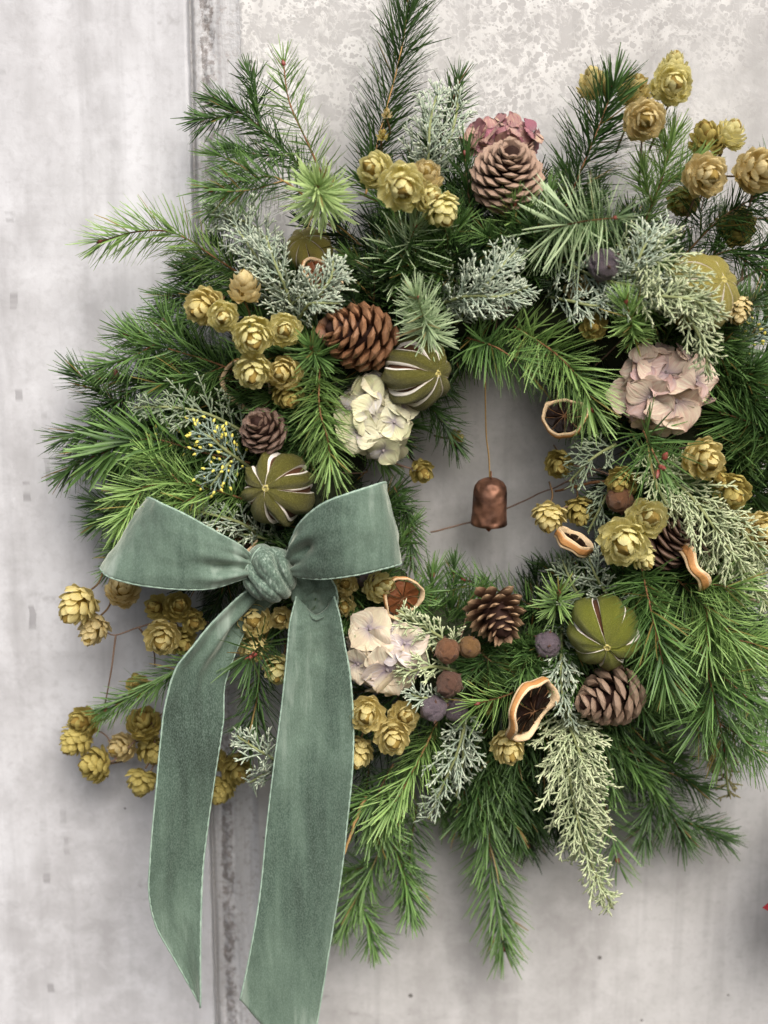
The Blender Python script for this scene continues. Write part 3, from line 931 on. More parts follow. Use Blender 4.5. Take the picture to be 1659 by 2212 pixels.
def hydrangea(label, x, y, d, rx, ry, mat, florets, pet, seed, depth=0.75, facing=(0, 0, 1), named=()):
    """Mophead: florets of four petals over a dome; named: florets given by (x, y, petal px, (axis)) where the eye can tell them apart."""
    global EYE
    rng = random.Random(seed)
    px = S(x, y, d)
    c = P(x, y, d)
    o = thing('hydrangea_head', label, 'hydrangea', loc=c)
    if EYE is None:
        v, f = blob(8, 6, _bud)
        EYE = mesh('floret', np.asarray(v) * 0.10, f, MAT['hyd_eye'])
    ms = [petal_mesh(seed * 17 + i, mat) for i in range(6)]
    ctr = Matrix.Translation(-Vector(c))
    spots = []
    for k in range(florets):
        # spiral over the visible dome
        t = (k + 0.5) / florets
        zc = 1 - 1.12 * t
        rr = math.sqrt(max(0, 1 - zc * zc))
        th = k * 2.39996 + seed
        n = np.array([rr * math.cos(th), rr * math.sin(th), zc])
        jr = rng.uniform(0.74, 1.16)
        spots.append((n[0] * rx * jr, n[1] * ry * jr, n[2] * depth * min(rx, ry) * jr, n, pet * rng.uniform(0.82, 1.2)))
    for (fx, fy, fp, fa) in named:
        spots.append((fx - x, -(fy - y), depth * min(rx, ry) * 1.12, np.array(fa, float), fp))
    for (sx, sy, sz, n, pp) in spots:
        pos = c + (np.array([sx, -sz, sy])) * px
        ax = unit(np.array([n[0], -(n[2] + 0.25), n[1]]) + np.array([rng.gauss(0, .24) for _ in range(3)]))
        sc = pp * px
        fl = obj('floret', EYE, o, ctr @ M4(frame(ax, rng.uniform(0, 6)), pos, sc))
        for q in range(4):
            a = q * math.pi / 2 + rng.uniform(-0.16, 0.16)
            e = rng.uniform(-0.05, 0.28)
            ca, sa = math.cos(a), math.sin(a)
            ly = np.array([ca * math.cos(e), sa * math.cos(e), math.sin(e)])
            lx = unit(np.array([sa, -ca, 0]) + np.array([0, 0, rng.uniform(-.16, .16)]))
            lx = unit(lx - ly * np.dot(lx, ly))
            lz = np.cross(lx, ly)
            k = rng.uniform(0.88, 1.12)
            obj('petal', rng.choice(ms), fl, M4(np.stack([lx, ly, lz], 1), ly * 0.04 + np.array([0, 0, 0.02 * q]), k))
    return o

# ------------------------------------------------------------------ builders: round cypress cones
def round_cone(label, x, y, d, rpx, mat, axis, seed):
    px = S(x, y, d)
    r = rpx * px
    rng = random.Random(seed)
    sites = [unit(np.array([rng.gauss(0, 1) for _ in range(3)])) for _ in range(60)]
    chosen = [np.array([0, 0, 1.0])]
    for s_ in sites:
        if all(np.dot(s_, q) < 0.52 for q in chosen) and len(chosen) < 9:
            chosen.append(s_)
    ch = np.array(chosen)
    def fn(th, z):
        rr = math.sqrt(max(0, 1 - z * z))
        n = np.array([rr * math.cos(th), rr * math.sin(th), z])
        dts = np.sort(np.arccos(np.clip(ch @ n, -1, 1)))
        groove = min(1, (dts[1] - dts[0]) / 0.16)
        k = 0.80 + 0.18 * groove ** 0.55 + 0.09 * max(0, 1 - dts[0] / 0.4) + 0.05 * mnoise.noise(tuple(n * 3 + seed)) + 0.03 * mnoise.noise(tuple(n * 8 + seed))
        return tuple(n * k)
    o = thing('cypress_cone', label, 'cypress cone', m=M4(frame(IMG(*axis)), P(x, y, d)))
    obj('body', mesh('body', *blob(40, 28, fn), MAT[mat]), o, M4(np.eye(3), (0, 0, 0), r))
    for q in chosen[:6]:
        obj('point', POINT, o, M4(frame(q, rng.uniform(0, 6)), q * r * 1.02, r * 1.25))
    return o
def _pt(th, z):
    r = 0.11 * (1 - z) * 0.5 + 0.012
    return (r * math.cos(th) + 0.03 * (z + 1) ** 2, r * 0.7 * math.sin(th), 0.08 * (z + 1))
POINT = mesh('point', *blob(7, 4, _pt), MAT['nut_dark'])
# ------------------------------------------------------------------ velvet bow
def loft(name, A, B, parent, nu=60, nv=26, relief=None, seed=0, bulge=0.0, selv=(True, True), sag=0.0):
    """Ribbon between two edges given as (x, y, d) points; relief(u, v) in metres along the face normal."""
    a = spline([P(*p) for p in A], nu)
    b = spline([P(*p) for p in B], nu)
    g = np.zeros((nu, nv, 3))
    for j in range(nv):
        t = j / (nv - 1)
        g[:, j] = a * (1 - t) + b * t
    if sag:      # the end dips to a point between its corners
        for i in range(nu):
            g[i, :, 2] -= sag * math.exp(-(i / (nu - 1)) / 0.05) * (1 - np.abs(np.linspace(0, 1, nv) - 0.52) / 0.52)
    du = np.gradient(g, axis=0)
    dv = np.gradient(g, axis=1)
    nr = unit(np.cross(du, dv))
    if (nr[: nu // 2, :, 1].mean()) > 0:
        nr = -nr
    for i in range(nu):
        for j in range(nv):
            u, t = i / (nu - 1), j / (nv - 1)
            h = bulge * math.sin(math.pi * t)
            h += 0.0016 * mnoise.noise((u * 6 + seed, t * 2.5, seed * 2.1)) + 0.0008 * mnoise.noise((u * 17 + seed, t * 6, 7.7)) + 0.0004 * mnoise.noise((u * 45 + seed, t * 14, 2.7))
            if relief:
                h += relief(u, t)
            g[i, j] += nr[i, j] * h
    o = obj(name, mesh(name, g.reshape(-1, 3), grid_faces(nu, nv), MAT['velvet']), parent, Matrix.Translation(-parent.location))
    sm = o.modifiers.new('thickness', 'SOLIDIFY')
    sm.thickness = 0.0011
    sm.offset = 0.0
    for k, col in enumerate((0, nv - 1)):
        if selv[k]:
            e = g[:, col].copy()
            rr = np.full(nu, 0.00075) * (1 + 0.15 * np.sin(np.arange(nu) * 1.9))
            obj('selvage', mesh('selvage', *tube(e, rr, 6), MAT['selvage']), o)
    return o

bow = thing('velvet_bow', 'large sage green velvet ribbon bow with two long hanging tails', 'bow', loc=P(582, 1237, 0.115))

def fan(u, v, k, ph, amp, reach):
    """Gathers that run out from the knot and die away."""
    return amp * math.exp(-u / reach) * (math.sin(v * k + ph + 1.4 * u) + 0.4 * math.sin(v * k * 2.1 + ph * 2))

def dimple(u, v, u0, v0, su, sv, amp):
    return amp * math.exp(-((u - u0) / su) ** 2 - ((v - v0) / sv) ** 2)

# loop on the left of the knot: front leaf, turn, back leaf
loft('loop',
     [(545, 1208, .122), (515, 1178, .132), (468, 1150, .143), (400, 1112, .150), (350, 1088, .146), (326, 1077, .134), (318, 1076, .120), (330, 1082, .106), (372, 1098, .098), (440, 1140, .096), (540, 1205, .104)],
     [(545, 1240, .122), (515, 1253, .134), (455, 1271, .146), (380, 1272, .153), (300, 1263, .150), (240, 1248, .140), (220, 1232, .122), (226, 1226, .104), (300, 1246, .096), (420, 1256, .096), (540, 1240, .104)],
     bow, 110, 30, lambda u, v: (fan(u, v, 15, 0.6, 0.0045, 0.09) + dimple(u, v, 0.17, 0.60, 0.06, 0.10, -0.0075) + dimple(u, v, 0.12, 0.78, 0.10, 0.09, 0.004) + 0.0035 * math.sin(math.pi * v) * math.sin(math.pi * min(1, u / .45))) if u < .5 else 0.0, 1)
# loop on the right of the knot
loft('loop',
     [(622, 1205, .122), (632, 1160, .132), (655, 1122, .142), (700, 1087, .148), (765, 1062, .148), (815, 1046, .138), (832, 1042, .122), (826, 1048, .106), (760, 1072, .098), (690, 1120, .096), (625, 1205, .104)],
     [(625, 1240, .122), (645, 1247, .134), (690, 1251, .144), (745, 1246, .150), (805, 1234, .148), (850, 1223, .138), (866, 1217, .120), (858, 1212, .104), (800, 1222, .097), (720, 1236, .096), (628, 1236, .104)],
     bow, 110, 30, lambda u, v: (fan(u, v, 14, 2.2, 0.0045, 0.09) + dimple(u, v, 0.17, 0.45, 0.05, 0.12, -0.008) + dimple(u, v, 0.13, 0.25, 0.08, 0.09, 0.004) + 0.003 * math.sin(math.pi * v) * math.sin(math.pi * min(1, u / .45))) if u < .5 else 0.0, 2)
# tail on the left
loft('tail',
     [(548, 1262, .112), (512, 1285, .118), (465, 1328, .122), (420, 1385, .126), (380, 1448, .128), (358, 1530, .128), (346, 1620, .126), (335, 1720, .124), (324, 1850, .122), (322, 1930, .120), (338, 2000, .116), (378, 2075, .110), (428, 2168, .104)],
     [(606, 1285, .102), (576, 1315, .104), (540, 1350, .106), (508, 1415, .110), (484, 1480, .112), (480, 1550, .112), (474, 1600, .113), (462, 1690, .112), (448, 1800, .112), (438, 1890, .112), (434, 1980, .112), (433, 2070, .109), (434, 2172, .104)],
     bow, 150, 26, lambda u, v: fan(u, v, 7, 1.0, 0.0035, 0.16) + dimple(u, v, 0.20, 0.42, 0.16, 0.13, 0.006) + dimple(u, v, 0.22, 0.75, 0.14, 0.12, -0.004) + 0.0022 * math.sin(u * 11 + v * 3), 3)
# tail on the right, with the turned-over piece under the knot
loft('tail',
     [(640, 1288, .119), (627, 1345, .121), (622, 1400, .121), (614, 1480, .122), (603, 1570, .122), (590, 1670, .121), (576, 1790, .120), (562, 1930, .118), (538, 2070, .116), (519, 2160, .115)],
     [(722, 1284, .118), (735, 1335, .121), (744, 1390, .121), (756, 1460, .122), (763, 1560, .120), (761, 1660, .121), (750, 1770, .119), (738, 1880, .117), (718, 2010, .116), (664, 2338, .113)],
     bow, 150, 26, lambda u, v: 0.0018 * math.sin(u * 9 + v * 2.5) + dimple(u, v, 0.0, 0.55, 0.05, 0.30, -0.006) + dimple(u, v, 0.16, 0.90, 0.10, 0.16, 0.003) + 0.0012 * math.sin(v * 7 + u * 3), 4, sag=0.0155)
loft('turned_end',
     [(606, 1236, .116), (622, 1270, .117), (634, 1300, .114), (650, 1330, .110), (676, 1352, .107)],
     [(690, 1228, .116), (712, 1248, .118), (724, 1268, .119), (729, 1295, .115), (722, 1330, .109)],
     bow, 40, 22, lambda u, v: fan(u, v, 9, 0.3, 0.003, 0.4), 5, selv=(False, True))
# the knot: a band wound round the middle, pulled into slanting folds
def _knot(th, z):
    rr = (max(0.0, 1 - abs(z) ** 2.4)) ** 0.5
    x, y, zz = rr * math.cos(th), rr * math.sin(th), z
    q = x * 1.05 + zz * 0.55 - 0.40 * x * zz + 0.22 * math.sin(2.4 * zz + 0.6) + 0.30 * mnoise.noise((x * 1.3 + 1, 0.3, zz * 1.3))
    w_ = abs(math.sin(q * 3.9 + 0.5))
    fold = (1 - w_) ** 1.5
    w2 = abs(math.sin(q * 10.3 + 1.9 + zz))
    s = 1 - 0.44 * fold * max(0.1, 0.7 + 0.9 * mnoise.noise((x * 1.2 + 5, 2.3, zz * 1.0 + 2))) - 0.05 * (1 - w2) ** 2 + 0.09 * mnoise.noise((x * 2.0 + 3, y * 2.0, zz * 2.0))
    return (x * (1 - 0.10 * fold), y * s, zz * (1 - 0.10 * fold) - 0.10 * x)
px_ = S(582, 1237, .13)
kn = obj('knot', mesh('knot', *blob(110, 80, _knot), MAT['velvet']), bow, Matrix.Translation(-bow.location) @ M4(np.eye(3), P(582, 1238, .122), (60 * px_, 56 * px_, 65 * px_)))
def _edge(k):
    out = []
    for i in range(40):
        z = -0.92 + 1.84 * i / 39
        th = k + 0.35 * math.sin(z * 1.5)
        out.append(np.array(_knot(th, z)) * 1.015)
    return np.array(out)
obj('selvage', mesh('selvage', *tube(_edge(-2.62), 0.022, 6), MAT['selvage']), kn)

# ------------------------------------------------------------------ wreath ring
RC, RR, RT = (1085, 1040), 415, 112       # centre, radius and tube radius of the ring, print pixels at d = 0.045
c0 = P(*RC, 0.045); s0 = S(*RC, 0.045)
v = []
for i in range(120):
    a = 2 * math.pi * i / 120
    for j in range(22):
        q = 2 * math.pi * j / 22
        n_ = 1 + 0.16 * mnoise.noise((math.cos(a) * 9, math.sin(a) * 9, q * 1.5)) + 0.1 * mnoise.noise((math.cos(a) * 30, math.sin(a) * 30, q * 4))
        rr = RR * s0 + RT * s0 * n_ * math.cos(q)
        v.append((c0[0] + rr * math.cos(a), c0[1] - RT * s0 * 0.78 * n_ * math.sin(q), c0[2] + rr * math.sin(a)))
f = [[i * 22 + j, i * 22 + (j + 1) % 22, ((i + 1) % 120) * 22 + (j + 1) % 22, ((i + 1) % 120) * 22 + j] for i in range(120) for j in range(22)]
ring = thing('wreath_base', 'dark mossy ring buried under the greenery of the wreath', 'wreath base', loc=c0)
obj('moss', mesh('moss', v, f, MAT['moss']), ring, Matrix.Translation(-ring.location))
for k in range(9):
    a0 = k * 0.7 + 0.2
    pth = [(c0[0] + (RR + RT * 1.1 * math.cos(q)) * s0 * math.cos(a0 + q * 0.02), c0[1] - RT * s0 * 0.88 * math.sin(q), c0[2] + (RR + RT * 1.1 * math.cos(q)) * s0 * math.sin(a0 + q * 0.02)) for q in np.linspace(0, 6.28, 24)]
    obj('binding_wire', mesh('binding_wire', *tube(pth, 0.0006, 5), MAT['twig']), ring, Matrix.Translation(-ring.location))

FEATURES = [('pale starburst fir', 684, 405), ('top hop bunch', 870, 410), ('pale top cone', 1098, 360), ('rose hydrangea', 1080, 290), ('high hops', 1430, 190), ('single round hop', 1392, 258),
    ('ragged hop pair', 1555, 290), ('golden outer lime', 1512, 632), ('plum cone', 1304, 572), ('pink hydrangea', 1440, 838), ('curled orange slice', 1214, 902), ('large golden hop', 1522, 992),
    ('three pale hops', 1350, 1170), ('edge-on slice', 1497, 1220), ('lower green lime', 1304, 1364), ('grey pine cone', 1306, 1508), ('pale cypress plume', 1245, 1760), ('black orange slice', 1143, 1532),
    ('longest hanging fir', 1070, 1850), ('open pine cone', 1076, 1336), ('round cone pair', 990, 1402), ('ribbon hops', 848, 1580), ('right ribbon tail', 690, 1700), ('left ribbon tail', 410, 1600),
    ('twig of hops', 250, 1330), ('left bow loop', 370, 1180), ('bow knot', 582, 1237), ('right bow loop', 750, 1150), ('lime at the bow', 602, 1055), ('small dark cone', 565, 926),
    ('broad-needled fir', 250, 960), ('red-budded fir', 240, 815), ('golden hop bunch', 546, 728), ('big brown cone', 762, 722), ('lime at the opening', 900, 806), ('cream hydrangea', 812, 905),
    ('frosted cypress', 560, 560), ('far-reaching upper fir', 260, 505), ('tan-stemmed fir', 500, 395), ('red-stemmed star fir', 615, 180), ('tall top fir', 865, 130), ('top cypress plume', 935, 250),
    ('stout dark fir', 1290, 280), ('drooping blue fir', 1250, 500), ('bell', 1058, 1083), ('lilac hydrangea', 826, 1412), ('corner fir', 1580, 1370), ('red-budded low fir', 1550, 1540), ('slanting tan-tipped fir', 1460, 1780), ('blue tip fir', 905, 650)]
USED = {}
def between(kind, x, y):
    near = sorted(FEATURES, key=lambda q: (q[1] - x) ** 2 + (q[2] - y) ** 2)
    for a_, b_ in ((0, 1), (0, 2), (1, 2), (0, 3), (1, 3), (2, 3), (0, 4), (1, 4), (2, 4)):
        lb = f'{kind} between {near[a_][0]} and {near[b_][0]}'
        if lb not in USED:
            USED[lb] = 1
            return lb
    return lb

# ------------------------------------------------------------------ fir that fills the back of the wreath
OUT = [(0, 640), (20, 660), (45, 760), (60, 760), (90, 720), (110, 780), (135, 760), (150, 770), (165, 880), (180, 900), (193, 830), (207, 590), (222, 430), (238, 470), (250, 760), (258, 850), (270, 880), (285, 830), (300, 790), (315, 760), (335, 720), (360, 640)]
def outline(a):
    return float(np.interp(a % 360, [o_[0] for o_ in OUT], [o_[1] for o_ in OUT]))
def polar(a, r, d):
    return (RC[0] + r * math.cos(R(a)), RC[1] - r * math.sin(R(a)), d)
rg = random.Random(11)
KEEP = [(812, 905, 95), (826, 1412, 95), (1440, 838, 105), (602, 1055, 85), (900, 806, 85), (1304, 1364, 85), (762, 722, 80), (565, 926, 50), (1306, 1508, 70), (1076, 1336, 65), (970, 1450, 75), (1098, 366, 80), (1143, 1532, 60), (546, 740, 70), (1370, 1150, 60)]
for k in range(104):      # outward, behind
    a = k * 360 / 104 + rg.uniform(-3, 3)
    ro = outline(a) * rg.uniform(0.80, 1.0) - 50
    sw = rg.uniform(-14, 14)
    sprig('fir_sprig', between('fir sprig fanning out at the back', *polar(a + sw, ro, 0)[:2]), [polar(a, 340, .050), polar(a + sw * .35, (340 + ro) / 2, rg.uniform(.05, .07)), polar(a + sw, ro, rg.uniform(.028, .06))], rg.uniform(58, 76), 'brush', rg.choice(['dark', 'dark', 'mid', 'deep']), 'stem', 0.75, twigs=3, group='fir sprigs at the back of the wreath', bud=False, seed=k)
for k in range(34):      # inward, round the hole
    a = k * 360 / 34 + rg.uniform(-4, 4)
    sw = rg.uniform(-30, 30)
    lo = {0: 208, 90: 250, 180: 212, 270: 200}[min((0, 90, 180, 270), key=lambda q: abs((a - q + 180) % 360 - 180))]
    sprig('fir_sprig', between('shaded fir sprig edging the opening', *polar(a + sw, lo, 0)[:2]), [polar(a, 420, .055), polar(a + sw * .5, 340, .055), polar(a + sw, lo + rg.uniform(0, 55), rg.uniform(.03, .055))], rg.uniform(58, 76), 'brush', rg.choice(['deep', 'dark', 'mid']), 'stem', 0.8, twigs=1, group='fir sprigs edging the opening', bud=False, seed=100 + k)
for k in range(104):      # on the face of the ring, under everything else
    a = k * 137.5 % 360
    r0 = 300 + 190 * ((k * 0.618) % 1)
    sw = rg.uniform(-22, 22)
    b0 = polar(a, r0, .060); b1 = polar(a + sw, r0 + rg.uniform(40, 150), rg.uniform(.082, .096))
    if b1[0] > 1740 or any(math.hypot((b0[0] + b1[0]) / 2 - q[0], (b0[1] + b1[1]) / 2 - q[1]) < q[2] for q in KEEP):
        continue
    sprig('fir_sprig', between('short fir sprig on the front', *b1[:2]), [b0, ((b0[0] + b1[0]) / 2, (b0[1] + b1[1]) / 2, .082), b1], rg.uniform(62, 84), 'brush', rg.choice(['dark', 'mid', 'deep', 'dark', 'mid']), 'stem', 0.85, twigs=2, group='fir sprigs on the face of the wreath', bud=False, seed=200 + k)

# ------------------------------------------------------------------ fir sprigs one can tell apart
FIR = [
    ('green fir sprig reaching far out over the pale slab, upper of the side sprigs', [(560, 620, .07), (470, 560, .075), (380, 505, .07), (300, 500, .065), (215, 522, .06)], 82, 'comb', 'bright', 'stem_red', dict(dens=.9)),
    ('dark fir sprig tucked just below the far-reaching upper sprig', [(600, 640, .07), (500, 590, .06), (420, 560, .05)], 80, 'brush', 'dark', 'stem', {}),
    ('fir sprig with tan stem crossing the wall joint above the grey cypress', [(690, 450, .075), (600, 385, .08), (520, 392, .075), (455, 412, .07)], 76, 'comb', 'mid', 'stem_tan', {}),
    ('dark fir sprig slanting up over the wall joint, uppermost on that side', [(700, 420, .065), (610, 320, .06), (530, 250, .05), (462, 214, .045)], 66, 'brush', 'dark', 'stem', {}),
    ('pale green fir sprig with red stem standing against the wall, tip spread like a star', [(720, 430, .07), (665, 310, .07), (625, 220, .065), (612, 135, .06)], 72, 'comb', 'bright', 'stem_red', dict(dens=.75)),
    ('tall fir sprig with tan stem pointing straight up to the top edge', [(790, 420, .06), (825, 270, .055), (862, 130, .05), (890, -30, .045)], 98, 'comb', 'dark', 'stem_tan', dict(dens=1.5, a0=52, a1=30)),
    ('short dark fir tip behind the grey-green cypress at the top', [(930, 360, .05), (965, 260, .05), (990, 175, .045)], 66, 'brush', 'dark', 'stem', {}),
    ('pale green starburst of fir needles seen end on, beside the hops at the top', [(705, 450, .07), (690, 420, .10), (684, 402, .118)], 84, 'star', 'pale', 'stem_green', dict(dens=1.4, wid=2.3)),
    ('dark fir sprig jutting sideways under the grey cypress, above the left hops', [(560, 670, .06), (450, 640, .055), (360, 640, .05)], 72, 'brush', 'dark', 'stem', {}),
    ('thick green fir sprig spreading sideways below the upper hop cluster', [(600, 850, .075), (480, 790, .082), (370, 755, .075), (270, 722, .065)], 84, 'comb', 'mid', 'stem_red', dict(dens=1.2)),
    ('dark fir sprig with two red buds at its tip, on the wall side', [(560, 900, .06), (430, 850, .06), (330, 820, .055), (240, 818, .05)], 70, 'brush', 'dark', 'stem', {}),
    ('long dark fir sprig behind the broad-needled sprig, reaching far to the side', [(520, 960, .055), (380, 930, .05), (250, 920, .045), (140, 945, .045)], 78, 'brush', 'dark', 'stem', {}),
    ('broad-needled fir sprig with arched brown stem, farthest out to the side', [(540, 1000, .085), (430, 975, .09), (340, 950, .09), (270, 957, .085), (200, 990, .075)], 104, 'comb', 'mid', 'stem_red', dict(wid=3.2, dens=.75)),
    ('bright fir sprig with arched orange stem just above the bow loop', [(545, 1085, .09), (470, 1060, .10), (390, 1043, .10), (320, 1050, .095), (268, 1068, .09)], 82, 'comb', 'bright', 'stem_red', dict(dens=1.2)),
    ('dark fir sprig low on the wall behind the bow loop, pointing sideways', [(460, 1120, .05), (330, 1105, .05), (210, 1085, .04)], 70, 'brush', 'dark', 'stem', {}),
    ('dark fir tip peeping out below the side sprigs at the edge of the bow loop', [(430, 1190, .05), (320, 1175, .045), (250, 1185, .04)], 62, 'brush', 'mid', 'stem', {}),
    ('light green fir sprig hanging down over the cream hydrangea onto the bow', [(690, 790, .095), (690, 880, .122), (708, 950, .135), (716, 1012, .138)], 80, 'comb', 'bright', 'stem_red', dict(dens=1.25)),
    ('green fir tip pointing at the viewer beside the big brown pine cone', [(700, 790, .08), (680, 765, .11), (672, 750, .122)], 66, 'star', 'mid', 'stem', dict(dens=1.0)),
    ('blue-green fir tip fanned out above the split lime near the opening', [(935, 740, .085), (920, 700, .112), (900, 640, .128)], 70, 'brush', 'blue', 'stem_green', dict(dens=1.6, a0=80)),
    ('blue-green fir sprig spreading out just below the top hops', [(850, 620, .07), (880, 540, .09), (898, 485, .105)], 106, 'star', 'blue', 'stem_red', dict(dens=.8)),
    ('grass green fir tuft in front of the pale pine cone at the top', [(1120, 540, .07), (1115, 480, .085), (1112, 440, .098)], 76, 'star', 'bright', 'stem_red', dict(dens=.9)),
    ('dark upright fir sprig between the top hops and the pale pine cone', [(1030, 520, .07), (1012, 420, .078), (1004, 330, .075)], 74, 'brush', 'dark', 'stem', {}),
    ('stout dark fir sprig with red bud leaning up towards the high hops', [(1200, 500, .07), (1250, 380, .075), (1295, 270, .07), (1326, 185, .065)], 100, 'comb', 'dark', 'stem_red', dict(dens=1.5, wid=2.4)),
    ('long-needled blue-green fir sprig drooping over the plum-coloured cone', [(1170, 500, .09), (1250, 480, .118), (1332, 470, .128)], 118, 'comb', 'blue', 'stem_red', dict(dens=.95, a0=112, a1=62, curve=-.2, wid=2.2)),
    ('bright green fir sprig rising between the hops at the upper corner', [(1385, 500, .06), (1425, 400, .065), (1455, 290, .06)], 80, 'brush', 'bright', 'stem', dict(dens=1.1)),
    ('green fir sprig running off the edge of the view below the two large hops', [(1470, 560, .06), (1560, 470, .065), (1680, 400, .06)], 78, 'comb', 'dark', 'stem', dict(dens=1.1)),
    ('dark fir sprig pointing sideways under the golden lime', [(1480, 590, .05), (1580, 540, .05), (1690, 560, .045)], 76, 'brush', 'dark', 'stem', {}),
    ('green fir sprig beside the hanging hop at the edge of the view', [(1560, 800, .055), (1625, 720, .06), (1690, 650, .06)], 78, 'brush', 'mid', 'stem', {}),
    ('wide fir sprig with needles combed down beside the pink hydrangea', [(1760, 960, .08), (1660, 925, .09), (1560, 892, .092)], 112, 'comb', 'mid', 'stem_red', dict(dens=1.2)),
    ('dark fir sprig under the wide combed sprig at the edge of the view', [(1480, 1050, .06), (1580, 1020, .065), (1690, 1050, .06)], 90, 'brush', 'dark', 'stem', {}),
    ('fir tip with pale needles hanging into the top of the opening', [(1010, 730, .08), (1075, 752, .105), (1138, 796, .108)], 92, 'comb', 'mid', 'stem_red', dict(dens=1.0)),
    ('light green fir sprig arching down beside the dark orange slice', [(1110, 705, .085), (1195, 760, .118), (1252, 820, .125), (1280, 886, .122)], 96, 'comb', 'bright', 'stem_red', dict(dens=1.1)),
    ('fresh green fir tip pointing at the viewer above the pink hydrangea', [(1370, 740, .09), (1362, 690, .115), (1352, 650, .122)], 68, 'brush', 'bright', 'stem_red', dict(dens=1.4)),
    ('sparse spider-like fir tip with red buds below the pink hydrangea', [(1390, 930, .10), (1410, 975, .125), (1428, 1010, .135)], 118, 'star', 'mid', 'stem_red', dict(dens=.42)),
    ('comb-like fir sprig laid over the split lime at the lower part', [(1385, 1225, .09), (1402, 1300, .118), (1425, 1400, .122), (1440, 1482, .118)], 100, 'comb', 'mid', 'stem_red', dict(dens=1.15)),
    ('long fir sprig with red-brown stem running down to the lower corner', [(1425, 1215, .08), (1494, 1282, .10), (1570, 1362, .098), (1612, 1440, .09)], 96, 'comb', 'bright', 'stem_red', dict(dens=1.1)),
    ('fir sprig with a red bud pointing down at the lower outer edge', [(1505, 1370, .08), (1528, 1450, .095), (1550, 1540, .095), (1566, 1620, .09)], 104, 'comb', 'mid', 'stem_red', dict(dens=1.15)),
    ('green fir sprig leaving the view at the outer edge below the corner sprig', [(1560, 1400, .06), (1630, 1490, .065), (1690, 1600, .06)], 90, 'brush', 'mid', 'stem', {}),
    ('longest fir sprig with tan stem hanging straight down below the wreath', [(1050, 1590, .06), (1048, 1680, .06), (1060, 1850, .05), (1088, 2050, .045)], 86, 'comb', 'mid', 'stem_tan', dict(dens=1.3, a0=58, a1=32)),
    ('dark see-through fir sprig with brown stem beside the longest hanging one', [(1120, 1620, .05), (1130, 1700, .045), (1145, 1830, .04)], 70, 'comb', 'deep', 'stem', dict(dens=.8)),
    ('sparse fir sprig hanging behind the pale cypress tail', [(1285, 1650, .045), (1312, 1760, .042), (1334, 1860, .04)], 82, 'comb', 'mid', 'stem', dict(dens=.6)),
    ('fir sprig with tan tip slanting down and away below the grey pine cone', [(1340, 1540, .055), (1400, 1660, .05), (1446, 1750, .045), (1478, 1815, .04)], 78, 'brush', 'dark', 'stem_tan', {}),
    ('fir sprig hanging behind the ribbon tail, lowest on that side', [(890, 1700, .06), (830, 1820, .055), (780, 1920, .05), (742, 2010, .045)], 72, 'brush', 'mid', 'stem', {}),
    ('dark thin fir tip hanging between the ribbon tail and the longest sprig', [(900, 1740, .05), (885, 1850, .045), (893, 1970, .04)], 64, 'comb', 'dark', 'stem', dict(dens=.8)),
    ('fresh fir sprig lying across below the round cones towards the orange slice', [(1190, 1440, .08), (1110, 1495, .10), (1030, 1520, .112)], 88, 'comb', 'bright', 'stem_red', dict(dens=1.0)),
    ('green fir sprig sweeping down from the hops beside the ribbon tail', [(945, 1560, .075), (905, 1640, .095), (862, 1720, .10), (832, 1760, .10)], 88, 'brush', 'bright', 'stem_tan', dict(dens=.9)),
    ('fir tuft hugging the edge of the ribbon tail below the hops', [(850, 1650, .08), (815, 1720, .09), (800, 1800, .085)], 80, 'brush', 'mid', 'stem', {}),
    ('loose fir sprig pointing down to the side over the wall, left of the ribbon tails', [(470, 1405, .07), (395, 1440, .08), (310, 1490, .075), (228, 1535, .065)], 66, 'comb', 'mid', 'stem_tan', dict(dens=1.0, a0=42, a1=22)),
    ('spiky dark fir tip with pink buds between the two ribbon tails', [(575, 1380, .09), (552, 1405, .108), (541, 1421, .118)], 92, 'star', 'dark', 'stem_red', dict(dens=.95)),
    ('dark fir sprig hanging in the gap between the ribbon tails', [(560, 1430, .08), (555, 1510, .085), (540, 1590, .08)], 84, 'brush', 'dark', 'stem', {}),
    ('shaded fir tip reaching into the opening beside the cream hydrangea', [(880, 850, .05), (940, 890, .045), (985, 960, .035)], 62, 'brush', 'dark', 'stem', {}),
    ('shaded fir sprig in the opening just past the bow loop', [(850, 1050, .05), (880, 1120, .045), (890, 1210, .04)], 58, 'brush', 'dark', 'stem', {}),
    ('fir sprig standing up into the opening behind the open pine cone', [(1190, 1330, .06), (1110, 1290, .05), (1000, 1250, .04)], 66, 'comb', 'mid', 'stem', {}),
    ('fir sprig along the lower rim of the opening near the bow', [(900, 1400, .06), (925, 1320, .058), (935, 1240, .05)], 70, 'brush', 'mid', 'stem', {}),
    ('green fir tip pointing at the viewer left of the lower split lime', [(1200, 1320, .08), (1205, 1295, .10), (1207, 1278, .108)], 66, 'star', 'bright', 'stem', dict(dens=.8)),
    ('dark fir sprig hanging over the upper rim of the opening', [(1150, 730, .06), (1200, 800, .06), (1240, 900, .05)], 80, 'brush', 'dark', 'stem', {}),
]
FULL = ('tucked just below', 'crossing the wall joint above', 'uppermost on that side', 'jutting sideways', 'spreading sideways below', 'two red buds', 'behind the broad-needled', 'arched orange stem', 'low on the wall', 'peeping out below', 'rising between the hops', 'running off the edge', 'pointing sideways under', 'beside the hanging hop', 'under the wide combed', 'running down to the lower', 'leaving the view', 'slanting down and away', 'lowest on that side', 'edge of the ribbon tail below', 'in front of the pale pine cone', 'pointing down at the lower outer')
